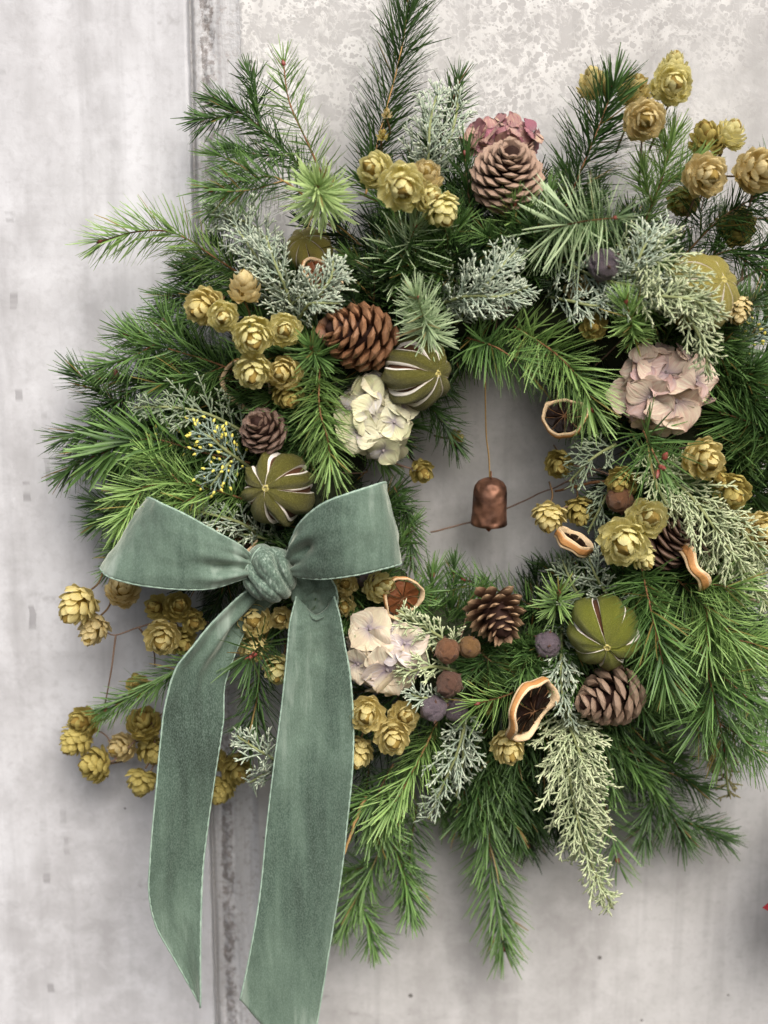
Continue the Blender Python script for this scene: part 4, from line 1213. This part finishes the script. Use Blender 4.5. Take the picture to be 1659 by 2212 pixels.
for i, (lb, pts, L, sty, mt, stm, kw) in enumerate(FIR):
    if any(q in lb for q in FULL) and sty != 'star':
        kw = dict(kw, twigs=3)
    sprig('fir_sprig', lb, pts, L, sty, mt, stm, seed=500 + i, group='fir sprigs on the front of the wreath', **kw)
# extra buds that show
def buds(owner_label, spots):
    for o in bpy.data.objects:
        if o.get('label') == owner_label:
            for (x, y, d, r, ax) in spots:
                obj('bud', BUD, o, Matrix.Translation(-o.location) @ M4(frame(IMG(*ax)), P(x, y, d), r * S(x, y, d)))
buds('dark fir sprig with two red buds at its tip, on the wall side', [(216, 815, .05, 7, (-1, .2, .2)), (250, 806, .055, 7, (0, 1, .2))])
buds('sparse spider-like fir tip with red buds below the pink hydrangea', [(1437, 985, .132, 7, (.3, 1, .6)), (1420, 1025, .136, 8, (-.3, -.6, 1)), (1432, 1012, .136, 7, (.3, 0, 1))])
buds('spiky dark fir tip with pink buds between the two ribbon tails', [(534, 1427, .118, 7, (-.6, -.4, 1)), (550, 1414, .118, 6, (.6, .3, 1))])

# ------------------------------------------------------------------ grey-green cypress
CYP = [
    ('frosted grey cypress spray crossing the wall joint beside the upper hops', [(620, 670, .07), (575, 590, .09), (530, 520, .09), (478, 450, .08)], 90, 'cyp_grey', {}),
    ('frosted grey cypress spray above the big brown pine cone, its tips curling up', [(600, 690, .08), (650, 640, .105), (700, 610, .11), (735, 585, .105)], 80, 'cyp_grey', {}),
    ('frosted grey cypress spray between the two upper grey ones', [(640, 700, .08), (620, 630, .10), (590, 560, .10), (575, 510, .09)], 85, 'cyp_grey', {}),
    ('pale grey-green cypress plume rising above the top hops', [(915, 420, .065), (925, 330, .08), (930, 260, .08), (948, 190, .07)], 78, 'cyp_grey', dict(sec=10)),
    ('second cypress plume leaning outward beside the top one', [(930, 380, .06), (965, 320, .07), (985, 250, .06), (990, 195, .055)], 60, 'cyp_grey', {}),
    ('dense grey-green cypress spray above the opening, tips upward', [(985, 700, .08), (1030, 640, .105), (1080, 580, .11), (1120, 535, .10)], 90, 'cyp_grey', dict(sec=10)),
    ('dense grey-green cypress spray above the opening, lying sideways', [(940, 660, .08), (1010, 640, .11), (1080, 640, .115), (1140, 620, .105)], 85, 'cyp_grey', dict(sec=10)),
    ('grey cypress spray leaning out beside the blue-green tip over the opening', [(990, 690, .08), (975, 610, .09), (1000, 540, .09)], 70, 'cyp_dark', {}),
    ('grey-green cypress spray spread under the drooping blue-green fir', [(1210, 560, .08), (1290, 600, .105), (1380, 620, .112), (1460, 640, .11)], 100, 'cyp_grey', dict(sec=10)),
    ('grey-green cypress spray lying over the golden lime', [(1330, 530, .09), (1410, 560, .115), (1480, 620, .128), (1530, 680, .128)], 100, 'cyp_lime', dict(sec=10)),
    ('pale cypress tail hanging from the golden lime past the pink hydrangea', [(1440, 620, .11), (1490, 690, .13), (1520, 750, .13), (1530, 810, .125)], 60, 'cyp_lime', {}),
    ('grey-green cypress sprig filling the gap left of the golden lime', [(1420, 700, .08), (1370, 640, .10), (1330, 560, .10)], 80, 'cyp_dark', {}),
    ('blue-grey cypress spray lying sideways among the side fir', [(540, 940, .08), (450, 895, .095), (370, 880, .095), (290, 880, .085)], 80, 'cyp_dark', {}),
    ('blue-grey cypress spray with yellow tips beside the small dark pine cone', [(540, 1010, .085), (490, 975, .108), (455, 945, .11), (420, 930, .105)], 60, 'cyp_gold', dict(tips=.8, ter=13)),
    ('blue-grey cypress spray with yellow tips touching the split lime', [(520, 985, .085), (490, 1005, .11), (470, 1030, .112), (455, 1050, .11)], 55, 'cyp_gold', dict(tips=.7, ter=13)),
    ('yellow-tipped cypress tuft half hidden behind the side fir', [(430, 960, .07), (370, 950, .075), (320, 940, .07)], 36, 'cyp_gold', dict(tips=.9)),
    ('grey cypress spray between the split lime and the left bow loop', [(580, 1170, .085), (520, 1130, .10), (450, 1110, .10), (400, 1100, .09)], 70, 'cyp_grey', {}),
    ('dark cypress spray tucked under the split lime at the bow', [(620, 1180, .08), (560, 1160, .095), (490, 1150, .095)], 60, 'cyp_dark', {}),
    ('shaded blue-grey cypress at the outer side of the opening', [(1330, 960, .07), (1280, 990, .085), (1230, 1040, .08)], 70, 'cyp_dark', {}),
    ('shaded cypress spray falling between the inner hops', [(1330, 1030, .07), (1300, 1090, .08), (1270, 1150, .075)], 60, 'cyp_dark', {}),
    ('grey-green cypress spray under the spider-like fir tip', [(1390, 960, .08), (1420, 1050, .105), (1450, 1100, .11), (1500, 1130, .105)], 75, 'cyp_lime', {}),
    ('long pale cypress spray sweeping down towards the edge of the view', [(1400, 1010, .085), (1480, 1060, .11), (1550, 1150, .115), (1610, 1240, .11), (1670, 1320, .10)], 95, 'cyp_lime', dict(sec=11)),
    ('pale cypress spray above the long sweeping one at the edge of the view', [(1480, 1150, .085), (1550, 1200, .10), (1640, 1220, .10)], 85, 'cyp_lime', {}),
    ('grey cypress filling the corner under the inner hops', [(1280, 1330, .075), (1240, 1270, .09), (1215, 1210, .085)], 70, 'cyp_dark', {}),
    ('grey cypress spray below the front hop pair, above the lower lime', [(1330, 1310, .08), (1290, 1250, .095), (1270, 1200, .09)], 70, 'cyp_grey', {}),
    ('slim cypress spray growing out sideways above the round cones', [(1000, 1405, .08), (950, 1375, .10), (900, 1345, .105), (862, 1318, .10)], 60, 'cyp_lime', {}),
    ('small cypress spray between hydrangea and dark round cone', [(985, 1450, .085), (940, 1440, .108), (890, 1450, .112), (872, 1460, .11)], 50, 'cyp_lime', {}),
    ('small cypress spray over the plum-coloured cone beside the ribbon hops', [(990, 1520, .085), (930, 1510, .112), (885, 1500, .115)], 45, 'cyp_grey', {}),
    ('pale blue-grey cypress spray hanging below the plum-coloured cones', [(1010, 1540, .08), (990, 1620, .10), (960, 1690, .10), (925, 1770, .095)], 80, 'cyp_grey', {}),
    ('grey cypress spray hanging beside the longest hanging fir', [(1000, 1560, .07), (1000, 1640, .09), (985, 1720, .085)], 60, 'cyp_grey', {}),
    ('upper leafy part of the pale cypress, between open cone and lower lime', [(1215, 1340, .075), (1212, 1420, .098), (1215, 1500, .105), (1240, 1570, .105)], 60, 'cyp_grey', dict(sec=11)),
    ('long pale cypress plume hanging down past the orange slice', [(1215, 1530, .080), (1225, 1640, .106), (1245, 1760, .105), (1275, 1860, .095), (1322, 1962, .085)], 105, 'cyp_lime', dict(sec=9, prof=.45)),
    ('pale cypress plume beside the long hanging one, nearer the grey pine cone', [(1215, 1530, .085), (1250, 1620, .11), (1275, 1700, .105), (1305, 1800, .09)], 85, 'cyp_lime', dict(sec=10)),
    ('white-green cypress sprig sticking out between the ribbon tails', [(630, 1670, .08), (590, 1640, .10), (550, 1615, .105), (512, 1590, .10)], 58, 'cyp_grey', {}),
    ('lower cypress sprig between the ribbon tails', [(620, 1680, .075), (580, 1670, .09), (540, 1690, .09)], 50, 'cyp_grey', {}),
    ('brownish cypress tail drooping at the lower outer edge', [(1530, 1560, .06), (1560, 1630, .065), (1575, 1720, .06)], 55, 'cyp_brown', {}),
    ('frosted cypress lying low across the wall joint under the tan-stemmed fir', [(620, 600, .07), (560, 500, .08), (500, 470, .078), (455, 470, .07)], 70, 'cyp_grey', {}),
    ('frosted cypress tuft curling over the buried orange slice', [(680, 690, .09), (690, 640, .112), (715, 600, .115), (720, 560, .11)], 75, 'cyp_grey', {}),
    ('grey cypress tuft right above the big brown pine cone', [(640, 700, .09), (665, 660, .115), (690, 655, .12), (735, 655, .118)], 50, 'cyp_grey', {}),
    ('pale cypress crossing in front of the golden lime', [(1350, 640, .10), (1420, 640, .125), (1500, 650, .135), (1560, 690, .132)], 80, 'cyp_lime', {}),
    ('grey cypress rising beside the plum-coloured cone', [(1330, 660, .09), (1370, 580, .115), (1400, 520, .115), (1440, 490, .105)], 80, 'cyp_grey', {}),
    ('grey cypress in front of the hop under the plum-coloured cone', [(1180, 640, .08), (1230, 650, .108), (1290, 660, .112), (1340, 640, .11)], 55, 'cyp_grey', {}),
    ('pale cypress strand falling beside the edge-on slice', [(1500, 1080, .095), (1560, 1110, .11), (1620, 1170, .112), (1665, 1230, .108)], 70, 'cyp_lime', {}),
    ('yellow-tipped cypress at the edge of the view below the hanging hop', [(1570, 760, .07), (1625, 725, .08), (1680, 690, .08)], 50, 'cyp_gold', dict(tips=.8)),
]
for i, (lb, pts, wd, mt, kw) in enumerate(CYP):
    cypress('cypress_sprig', lb, pts, wd, mt, seed=40 + i, group='cypress sprigs in the wreath', **kw)

# ------------------------------------------------------------------ hops
F = (0.0, 0.0, 1.0)
HOPS = [
    ('bunch of five pale yellow hop cones at the top of the wreath', [(812, 368, .105, 42, (-.5, .3, .8), 'hop_pale'), (868, 404, .122, 52, (.15, -.2, 1), 'hop_pale'), (920, 378, .108, 40, (.3, .6, .7), 'hop_tan'), (928, 425, .118, 34, (.6, .1, .6), 'hop_pale'), (955, 458, .115, 42, (.4, -.8, .4), 'hop_pale')], []),
    ('bunch of eight golden hop cones beside the big brown pine cone', [(440, 662, .105, 42, (-.4, -.2, .9), 'hop'), (528, 622, .108, 36, (0, 1, .25), 'hop_tan'), (482, 684, .118, 35, (.1, -.1, 1), 'hop_pale'), (546, 728, .122, 44, (.15, -.4, .9), 'hop_pale'), (614, 713, .118, 38, (.1, .0, 1), 'hop_pale'), (546, 806, .118, 42, (0, -.5, .85), 'hop_pale'), (614, 806, .112, 38, (-.3, .1, .9), 'hop'), (622, 856, .104, 34, (.2, -.6, .6), 'hop_olive')], []),
    ('four golden hop cones high above the stout dark fir sprig', [(1282, 182, .05, 36, (-.2, .9, .3), 'hop'), (1372, 192, .055, 38, (.2, .6, .5), 'hop'), (1455, 142, .07, 32, (.1, 1, .4), 'hop_pale'), (1452, 182, .085, 46, (.05, -.05, 1), 'hop_pale')], [[(1330, 330, .05), (1360, 260, .06), (1400, 210, .07)], [(1400, 330, .05), (1430, 260, .06), (1450, 210, .07)]]),
    ('single round golden hop cone facing front below the four high ones', [(1392, 258, .095, 46, (0, -.1, 1), 'hop_tan')], [[(1380, 400, .05), (1385, 320, .07), (1390, 270, .085)]]),
    ('pair of ragged hop cones standing against the wall at the upper corner', [(1528, 300, .06, 40, (-.3, .7, .5), 'hop_olive'), (1580, 285, .06, 38, (.4, .8, .3), 'hop_pale')], [[(1500, 460, .05), (1530, 390, .055), (1560, 330, .055)]]),
    ('large tan hop cone facing front below the ragged pair', [(1526, 380, .095, 48, (.2, -.1, 1), 'hop_tan')], [[(1480, 480, .06), (1500, 430, .08), (1520, 395, .09)]]),
    ('large tan hop cone at the very edge of the view, beside the other large one', [(1638, 368, .09, 50, (.5, .1, .9), 'hop_tan')], [[(1600, 520, .05), (1620, 440, .07), (1635, 385, .08)]]),
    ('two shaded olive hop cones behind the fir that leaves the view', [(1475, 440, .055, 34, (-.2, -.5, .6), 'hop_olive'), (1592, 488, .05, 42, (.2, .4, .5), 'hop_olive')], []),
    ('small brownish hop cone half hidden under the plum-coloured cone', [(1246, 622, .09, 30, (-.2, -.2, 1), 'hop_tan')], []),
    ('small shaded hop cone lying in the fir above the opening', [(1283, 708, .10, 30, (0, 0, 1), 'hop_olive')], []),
    ('hop cone hanging down beside the golden lime', [(1592, 672, .10, 34, (.1, -.9, .4), 'hop_tan')], []),
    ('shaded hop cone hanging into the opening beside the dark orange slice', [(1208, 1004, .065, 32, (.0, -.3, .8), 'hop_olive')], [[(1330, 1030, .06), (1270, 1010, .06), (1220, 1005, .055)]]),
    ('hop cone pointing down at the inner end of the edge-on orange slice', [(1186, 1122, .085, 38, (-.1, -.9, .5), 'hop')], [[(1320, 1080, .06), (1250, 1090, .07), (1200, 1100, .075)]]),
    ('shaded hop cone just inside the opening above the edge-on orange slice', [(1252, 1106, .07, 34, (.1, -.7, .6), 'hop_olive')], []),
    ('three large pale hop cones in front of the brown cone at the side', [(1348, 1172, .128, 54, (-.05, -.15, 1), 'hop_pale'), (1398, 1120, .118, 44, (.2, .2, 1), 'hop_pale'), (1386, 1200, .115, 32, (.5, -.6, .6), 'hop_pale')], []),
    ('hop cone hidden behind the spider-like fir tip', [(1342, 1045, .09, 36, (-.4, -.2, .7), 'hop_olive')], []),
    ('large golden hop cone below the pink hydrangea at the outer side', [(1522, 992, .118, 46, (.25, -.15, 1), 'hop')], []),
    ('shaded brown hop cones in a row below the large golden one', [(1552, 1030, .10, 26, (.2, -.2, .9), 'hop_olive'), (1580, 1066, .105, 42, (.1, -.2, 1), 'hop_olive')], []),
    ('two olive hop cones at the edge of the view beside the long cypress spray', [(1602, 1128, .095, 28, (0, .2, .8), 'hop_olive'), (1645, 1146, .10, 40, (.3, -.3, .8), 'hop')], []),
    ('spray of golden hops on a bare twig beside the left bow loop', [(166, 1308, .085, 44, (-.45, -.55, .6), 'hop'), (202, 1358, .075, 34, (-.3, -.6, .5), 'hop_tan'), (266, 1272, .06, 38, (.2, .6, .4), 'hop_tan'), (340, 1312, .07, 30, (-.4, .3, .7), 'hop_olive'), (384, 1312, .075, 34, (.3, .4, .7), 'hop_olive'), (418, 1345, .075, 28, (.3, -.1, .8), 'hop_olive'), (350, 1378, .085, 40, (0, -.2, 1), 'hop'), (395, 1388, .07, 32, (.4, -.3, .7), 'hop_olive')], [[(480, 1350, .06), (380, 1335, .065), (300, 1355, .07), (245, 1372, .07), (215, 1350, .07)], [(250, 1372, .07), (240, 1450, .07), (225, 1530, .06)], [(300, 1355, .07), (330, 1400, .06), (335, 1440, .055)]]),
    ('blurred olive hops hanging low beside the ribbon tail, next to the wall', [(160, 1602, .045, 38, (-.6, -.6, .3), 'hop_olive'), (178, 1560, .045, 34, (-.4, .2, .6), 'hop_olive'), (200, 1652, .045, 40, (-.8, .1, .4), 'hop_olive'), (310, 1562, .05, 38, (.1, .6, .5), 'hop_olive'), (262, 1614, .04, 32, (-.5, 0, .6), 'hop_tan'), (330, 1622, .04, 34, (.3, -.4, .5), 'hop_olive'), (306, 1692, .05, 36, (-.2, -.8, .4), 'hop_olive'), (415, 1480, .05, 30, (0, .3, .7), 'hop_olive'), (296, 1480, .05, 26, (0, .3, .7), 'hop_olive')], [[(400, 1500, .05), (330, 1560, .045), (250, 1640, .045), (205, 1645, .045)], [(250, 1640, .045), (230, 1590, .04), (185, 1570, .04)], [(330, 1560, .045), (335, 1640, .045), (312, 1690, .045)]]),
    ('dark olive hops in the gap between the ribbon tails, next to the wall', [(476, 1706, .045, 32, (-.2, -.6, .5), 'hop_olive'), (512, 1662, .05, 34, (.3, -.2, .7), 'hop_olive'), (462, 1640, .04, 28, (-.2, .3, .6), 'hop_olive')], [[(560, 1560, .05), (530, 1620, .045), (500, 1680, .04)]]),
    ('golden hop cones just below the bow knot between the tails', [(548, 1340, .108, 38, (-.05, .1, 1), 'hop'), (608, 1335, .10, 26, (-.2, 0, .9), 'hop'), (545, 1402, .10, 34, (-.2, -.3, .8), 'hop'), (600, 1450, .10, 36, (-.1, -.5, .8), 'hop_pale')], []),
    ('golden hop cones peeping out under the right bow loop', [(746, 1262, .10, 27, (-.1, .2, 1), 'hop'), (742, 1308, .10, 27, (.1, -.2, 1), 'hop'), (820, 1268, .10, 34, (.6, .3, .5), 'hop_pale')], []),
    ('bunch of four golden hop cones against the edge of the ribbon tail', [(792, 1544, .118, 40, (-.05, .1, 1), 'hop'), (872, 1548, .108, 34, (.3, .3, .8), 'hop'), (848, 1592, .120, 40, (.05, -.15, 1), 'hop'), (774, 1626, .105, 34, (-.1, -.6, .7), 'hop')], []),
    ('golden hop cone at the lower end of the orange slice', [(1098, 1616, .115, 37, (.15, -.35, .9), 'hop')], []),
    ('half hidden hop cone behind the fresh fir beside the orange slice', [(1075, 1532, .085, 28, (0, .2, .9), 'hop_olive')], []),
    ('shaded olive hop cones dangling at the inner rim beside the cream hydrangea', [(912, 1020, .05, 28, (.4, -.3, .7), 'hop_olive'), (985, 945, .035, 18, (.6, .1, .5), 'hop_olive')], [[(850, 1000, .05), (880, 1010, .05), (905, 1015, .045)]]),
    ('two small withered buds on the tall top fir', [(826, 292, .07, 14, (.2, .8, .4), 'hop_olive'), (836, 246, .07, 12, (0, 1, .3), 'hop_tan')], [[(822, 340, .06), (824, 300, .065), (834, 250, .062)]]),
]
for i, (lb, cones, stems) in enumerate(HOPS):
    hops('hop_sprig', lb, [(*c, {'n': 16}) if c[3] < 20 else ((*c, {'n': 24}) if c[3] < 31 else c) for c in cones], stems, seed=i)

# ------------------------------------------------------------------ pine cones
pine_cone('large glossy brown pine cone beside the upper hop bunch', 762, 722, .105, 69, 158, (-.78, .28, .55), 'cone_brown', 'knob', 60, 80, 26, 0.95, 0.72, 1, 0.4)
pine_cone('small dark pine cone above the split lime near the bow', 565, 926, .105, 49, 92, (-.25, .55, .75), 'cone_dark', 'knob', 50, 78, 24, 0.9, 0.70, 2)
pine_cone('pale weathered pine cone at the top in front of the rose hydrangea', 1098, 368, .090, 77, 150, (.05, .62, .72), 'cone_pale', 'knob', 96, 84, 30, 0.72, 0.54, 3)
pine_cone('open dark pine cone with pale scale tips at the lower rim of the opening', 1076, 1336, .095, 62, 112, (.25, -.55, .75), 'cone_open', 'open', 56, 92, 30, 1.0, 0.62, 4)
pine_cone('grey-brown pine cone with broad closed scales under the lower lime', 1306, 1508, .105, 60, 142, (-.85, -.1, .45), 'cone_grey', 'knob', 40, 58, 20, 0.80, 0.96, 5)
pine_cone('brown pine cone partly hidden behind the three pale hops at the side', 1448, 1160, .095, 60, 130, (.45, .6, .55), 'cone_dark', 'round', 44, 82, 40, 0.95, 0.72, 6)
pine_cone('small brown pine cone sunk in the shade above the opening', 1075, 655, .085, 30, 52, (.3, -.2, .9), 'cone_dark', 'knob', 40, 80, 26, 0.9, 0.62, 7)

# ------------------------------------------------------------------ citrus
lime('dark olive dried lime with white slits resting on the bow loops', 602, 1055, .108, 81, (-.33, .18, .93), 'lime', .62, 8, 1, 0.35)
lime('dark olive dried lime with slits and a pale scar at the rim of the opening', 900, 806, .100, 77, (.66, .06, .75), 'lime', .54, 8, 2, 0.1)
lime('tall green dried lime dusted with gold at the lower part of the wreath', 1304, 1364, .105, 80, (-.04, -.22, .97), 'lime_green', .24, 7, 3, 0.5, (0.92, 1.07, 1.0))
lime('golden dried lime under the cypress at the outer side', 1512, 632, .098, 84, (.5, .4, .75), 'lime_gold', .20, 8, 4, 0.2)
lime('golden dried lime mostly hidden by the frosted cypress near the top', 668, 540, .058, 50, (-.2, .6, .7), 'lime_gold', .14, 8, 5)

citrus_slice('dried orange slice with black flesh standing on edge at the bottom', 1143, 1532, .124, 77, (.72, -.28, .63), 1, 0.2, .26, .12)
citrus_slice('dark curled orange slice hanging into the opening at the outer side', 1220, 900, .082, 50, (-.15, .70, .68), 2, 0.0, .24, .3)
citrus_slice('pale dried orange slice with white rim beside the lower cream hydrangea', 868, 1292, .098, 48, (.45, -.1, .8), 3, 0.5, .24, .22, 'segment_pale')
citrus_slice('dried orange slice seen edge on between the inner hops and the opening', 1240, 1172, .090, 44, (.45, .87, .10), 4, 0.0, .52, .03)
citrus_slice('dried orange slice seen edge on under the brown side cone', 1497, 1220, .100, 60, (.84, .52, .10), 5, 0.0, .42, .04)
citrus_slice('dried orange slice peeping out above the left bow loop', 512, 1160, .092, 46, (.25, .80, .42), 6, 0.0, .26, .2)
citrus_slice('dried orange slice tucked behind the golden hop bunch', 535, 832, .085, 60, (-.35, -.3, .9), 7, 0.0, .2, .1)
citrus_slice('dried orange slice buried in the frosted grey cypress', 694, 600, .082, 52, (.55, .6, .55), 8, 0.0, .24, .15, 'segment_pale')

# ------------------------------------------------------------------ hydrangeas
hydrangea('cream and green hydrangea head beside the dark olive lime', 812, 905, .092, 64, 78, 'hyd_green', 12, 45, 1, .65, named=[(803, 884, 52, (.15, .25, 1)), (772, 925, 48, (-.35, -.1, 1)), (828, 965, 40, (.1, -.6, .8)), (850, 905, 44, (.6, 0, .8))])
hydrangea('cream hydrangea head with one lilac floret against the ribbon tail', 826, 1412, .094, 62, 76, 'hyd_cream', 11, 46, 2, .60, named=[(836, 1432, 62, (.1, -.15, 1)), (800, 1345, 50, (-.3, .5, .8)), (872, 1375, 50, (.5, .3, .8)), (775, 1420, 42, (-.7, 0, .7))])
hydrangea('faded pink hydrangea head at the outer side of the wreath', 1440, 838, .088, 76, 82, 'hyd_pink', 14, 50, 3, .60, named=[(1428, 800, 60, (-.1, .3, 1)), (1450, 860, 62, (.1, -.2, 1)), (1395, 850, 54, (-.5, -.1, .9)), (1490, 815, 52, (.5, .2, .9))])
hydrangea('dusky rose hydrangea head behind the pale pine cone at the top', 1084, 300, .066, 74, 30, 'hyd_rose', 16, 38, 4, .8)

# ------------------------------------------------------------------ round cypress cones
for i, (lb, x, y, d, r, mt, ax) in enumerate([
    ('brown round cypress cone with a pointed nub, left one of the touching pair', 966, 1406, .112, 31, 'nut_brown', (.5, -.1, .8)),
    ('smooth olive-brown round cone, right one of the touching pair', 1014, 1398, .108, 28, 'nut_olive', (0, 0, 1)),
    ('dark brown round cypress cone below the touching pair', 970, 1478, .115, 33, 'nut_dark', (-.1, .6, .7)),
    ('plum-grey round cypress cone lowest in the group beside the ribbon hops', 936, 1530, .113, 34, 'nut_plum', (.1, -.7, .7)),
    ('plum-grey round cypress cone in shade under the dark brown one', 986, 1534, .098, 30, 'nut_plum', (.3, -.5, .7)),
    ('plum-grey round cone between the open pine cone and the lower lime', 1183, 1392, .098, 33, 'nut_plum', (0, .2, 1)),
    ('large plum-grey round cone under the drooping blue-green fir', 1304, 572, .112, 40, 'nut_plum', (.2, -.1, 1)),
    ('dark brown round cone in shade above the three pale hops', 1338, 1078, .092, 34, 'nut_brown', (-.2, 0, 1)),
    ('plum-grey round cone almost hidden under the right bow loop', 790, 1245, .09, 26, 'nut_plum', (0, .2, 1)),
]):
    round_cone(lb, x, y, d, r * 0.88, mt, ax, i + 3)

# ------------------------------------------------------------------ bell on a cord in the opening
bx, by, bd = 1058, 1083, 0.045
bp = P(bx, by, bd); bs = S(bx, by, bd)
bell = thing('bell', 'small hammered copper bell hanging on a cord in the opening', 'bell', m=M4(frame(unit(np.array([0.02, -0.10, 1.0]))), bp))
prof = [(0.0, 52), (8, 52), (18, 49), (28, 43), (34, 34), (36.5, 22), (37, 0), (37.5, -25), (39, -42), (40, -50), (38.5, -50.5), (36, -42), (34.5, -10), (33, 25), (20, 42), (0, 46)]
v = [(r_ * math.cos(2 * math.pi * i / 48) * bs, r_ * math.sin(2 * math.pi * i / 48) * bs, z_ * bs) for i in range(48) for (r_, z_) in prof]
obj('cup', mesh('cup', v, grid_faces(48, len(prof), True), MAT['copper']), bell)
v, f = tube([(9 * math.cos(q) * bs, 0, (58 + 9 * math.sin(q)) * bs) for q in np.linspace(0, 6.283, 20)], 1.6 * bs, 6)
obj('loop', mesh('loop', v, f, MAT['copper']), bell)
def _clap(th, z):
    r_ = (0.25 + 0.75 * max(0, -z)) * math.sqrt(max(0.02, 1 - z * z)) if z < 0 else 0.18
    return (r_ * math.cos(th), r_ * math.sin(th), z * 2.2)
obj('clapper', mesh('clapper', *blob(14, 12, _clap), MAT['clapper']), bell, M4(np.eye(3), np.array([-18, 2, -46]) * bs, 13 * bs))
cd = spline([P(bx, by - 52, bd), P(1056, 985, bd), P(1050, 930, bd), P(1048, 800, .052)], 40)
o = obj('cord', mesh('cord', *tube(cd, 0.0006, 5), MAT['cord']), bell)
o.matrix_parent_inverse = Matrix.Identity(4)
o.matrix_local = bell.matrix_world.inverted() if bell.matrix_world != Matrix.Identity(4) else M4(frame(unit(np.array([0.02, -0.10, 1.0]))), bp).inverted()

# ------------------------------------------------------------------ bare twigs
for lb, paths in [
    ('bare forked twig sticking out at the edge of the view beside the golden lime', [[(1560, 640, .05), (1610, 600, .05), (1690, 560, .05)], [(1600, 606, .05), (1612, 560, .05), (1640, 530, .045)], [(1618, 596, .05), (1622, 660, .05), (1628, 720, .05)]]),
    ('bare twig crossing the opening behind the bell', [[(930, 1150, .022), (1050, 1118, .020), (1180, 1060, .035), (1300, 1010, .05)], [(1190, 1056, .035), (1260, 1030, .045), (1330, 1020, .06)]]),
    ('bare orange-tan twig with a red tip along the edge of the ribbon tail', [[(790, 1720, .09), (770, 1770, .10), (748, 1830, .105), (733, 1876, .108)]]),
    ('bare red-brown twig pointing into the opening below the inner hop', [[(1330, 1040, .06), (1270, 1045, .055), (1200, 1060, .045)]]),
    ('dark bare twig below the brown side cone', [[(1500, 1130, .09), (1530, 1200, .10), (1570, 1270, .095), (1640, 1300, .08)]]),
]:
    o = thing('twig', lb, 'twig', loc=P(*paths[0][0]))
    for i, p_ in enumerate(paths):
        q = spline([P(*z) for z in p_], 30)
        q = q + np.array([[mnoise.noise((k * .4, i, 3.1)) * .0012, 0, mnoise.noise((k * .4, i, 8.2)) * .0012] for k in range(30)])
        obj('branch' if i else 'stem', mesh('stem', *tube(q, np.linspace(.0014, .0008, 30) * (1 if i == 0 else .7) * (.55 if 'bell' in lb else 1), 6), MAT['stem_tan' if 'tan' in lb else ('stem_red' if 'red-brown' in lb else 'twig')]), o, Matrix.Translation(-o.location))

# ------------------------------------------------------------------ the plant that only just enters the view at the lower corner
pl = thing('red_leaved_plant', 'red leaf tip of a plant just entering at the lower corner', 'plant', loc=P(1830, 1850, .07))
rg = random.Random(5)
for k in range(64):
    red = k < 16
    base = P(1815, 1860 + rg.uniform(-170, 150), rg.uniform(.04, .09))
    L_ = (0.045 if red else 0.062) * rg.uniform(.8, 1.1)
    a = rg.uniform(-1.25, 1.25)
    dr = np.array([math.cos(a) * rg.uniform(-.2, 1), -rg.uniform(.35, 1.2), math.sin(a)])
    if k == 0:
        base = P(1790, 2012, .06)
        dr = P(1645, 1962, .075) - base
        L_ = float(np.linalg.norm(dr))
    rot = frame(unit(dr), rg.uniform(-.5, .5))
    nu, nv = 7, 10
    v = []
    for i in range(nu):
        u = -1 + 2 * i / (nu - 1)
        for j in range(nv):
            t = j / (nv - 1)
            wd = 0.30 * math.sin(math.pi * t ** 0.8) ** 0.9
            v.append((u * wd, 0.25 * abs(u) * wd + 0.08 * math.sin(t * 3), t))
    obj('leaf', mesh('leaf', v, grid_faces(nu, nv), MAT['red_leaf' if red else 'green_leaf']), pl, Matrix.Translation(-pl.location) @ M4(rot, base, L_))
obj('stem', mesh('stem', *tube(spline([P(1815, 1700, .05), P(1825, 2050, .05), P(1830, 2400, .05)], 12), .003, 8), MAT['green_leaf']), pl, Matrix.Translation(-pl.location))
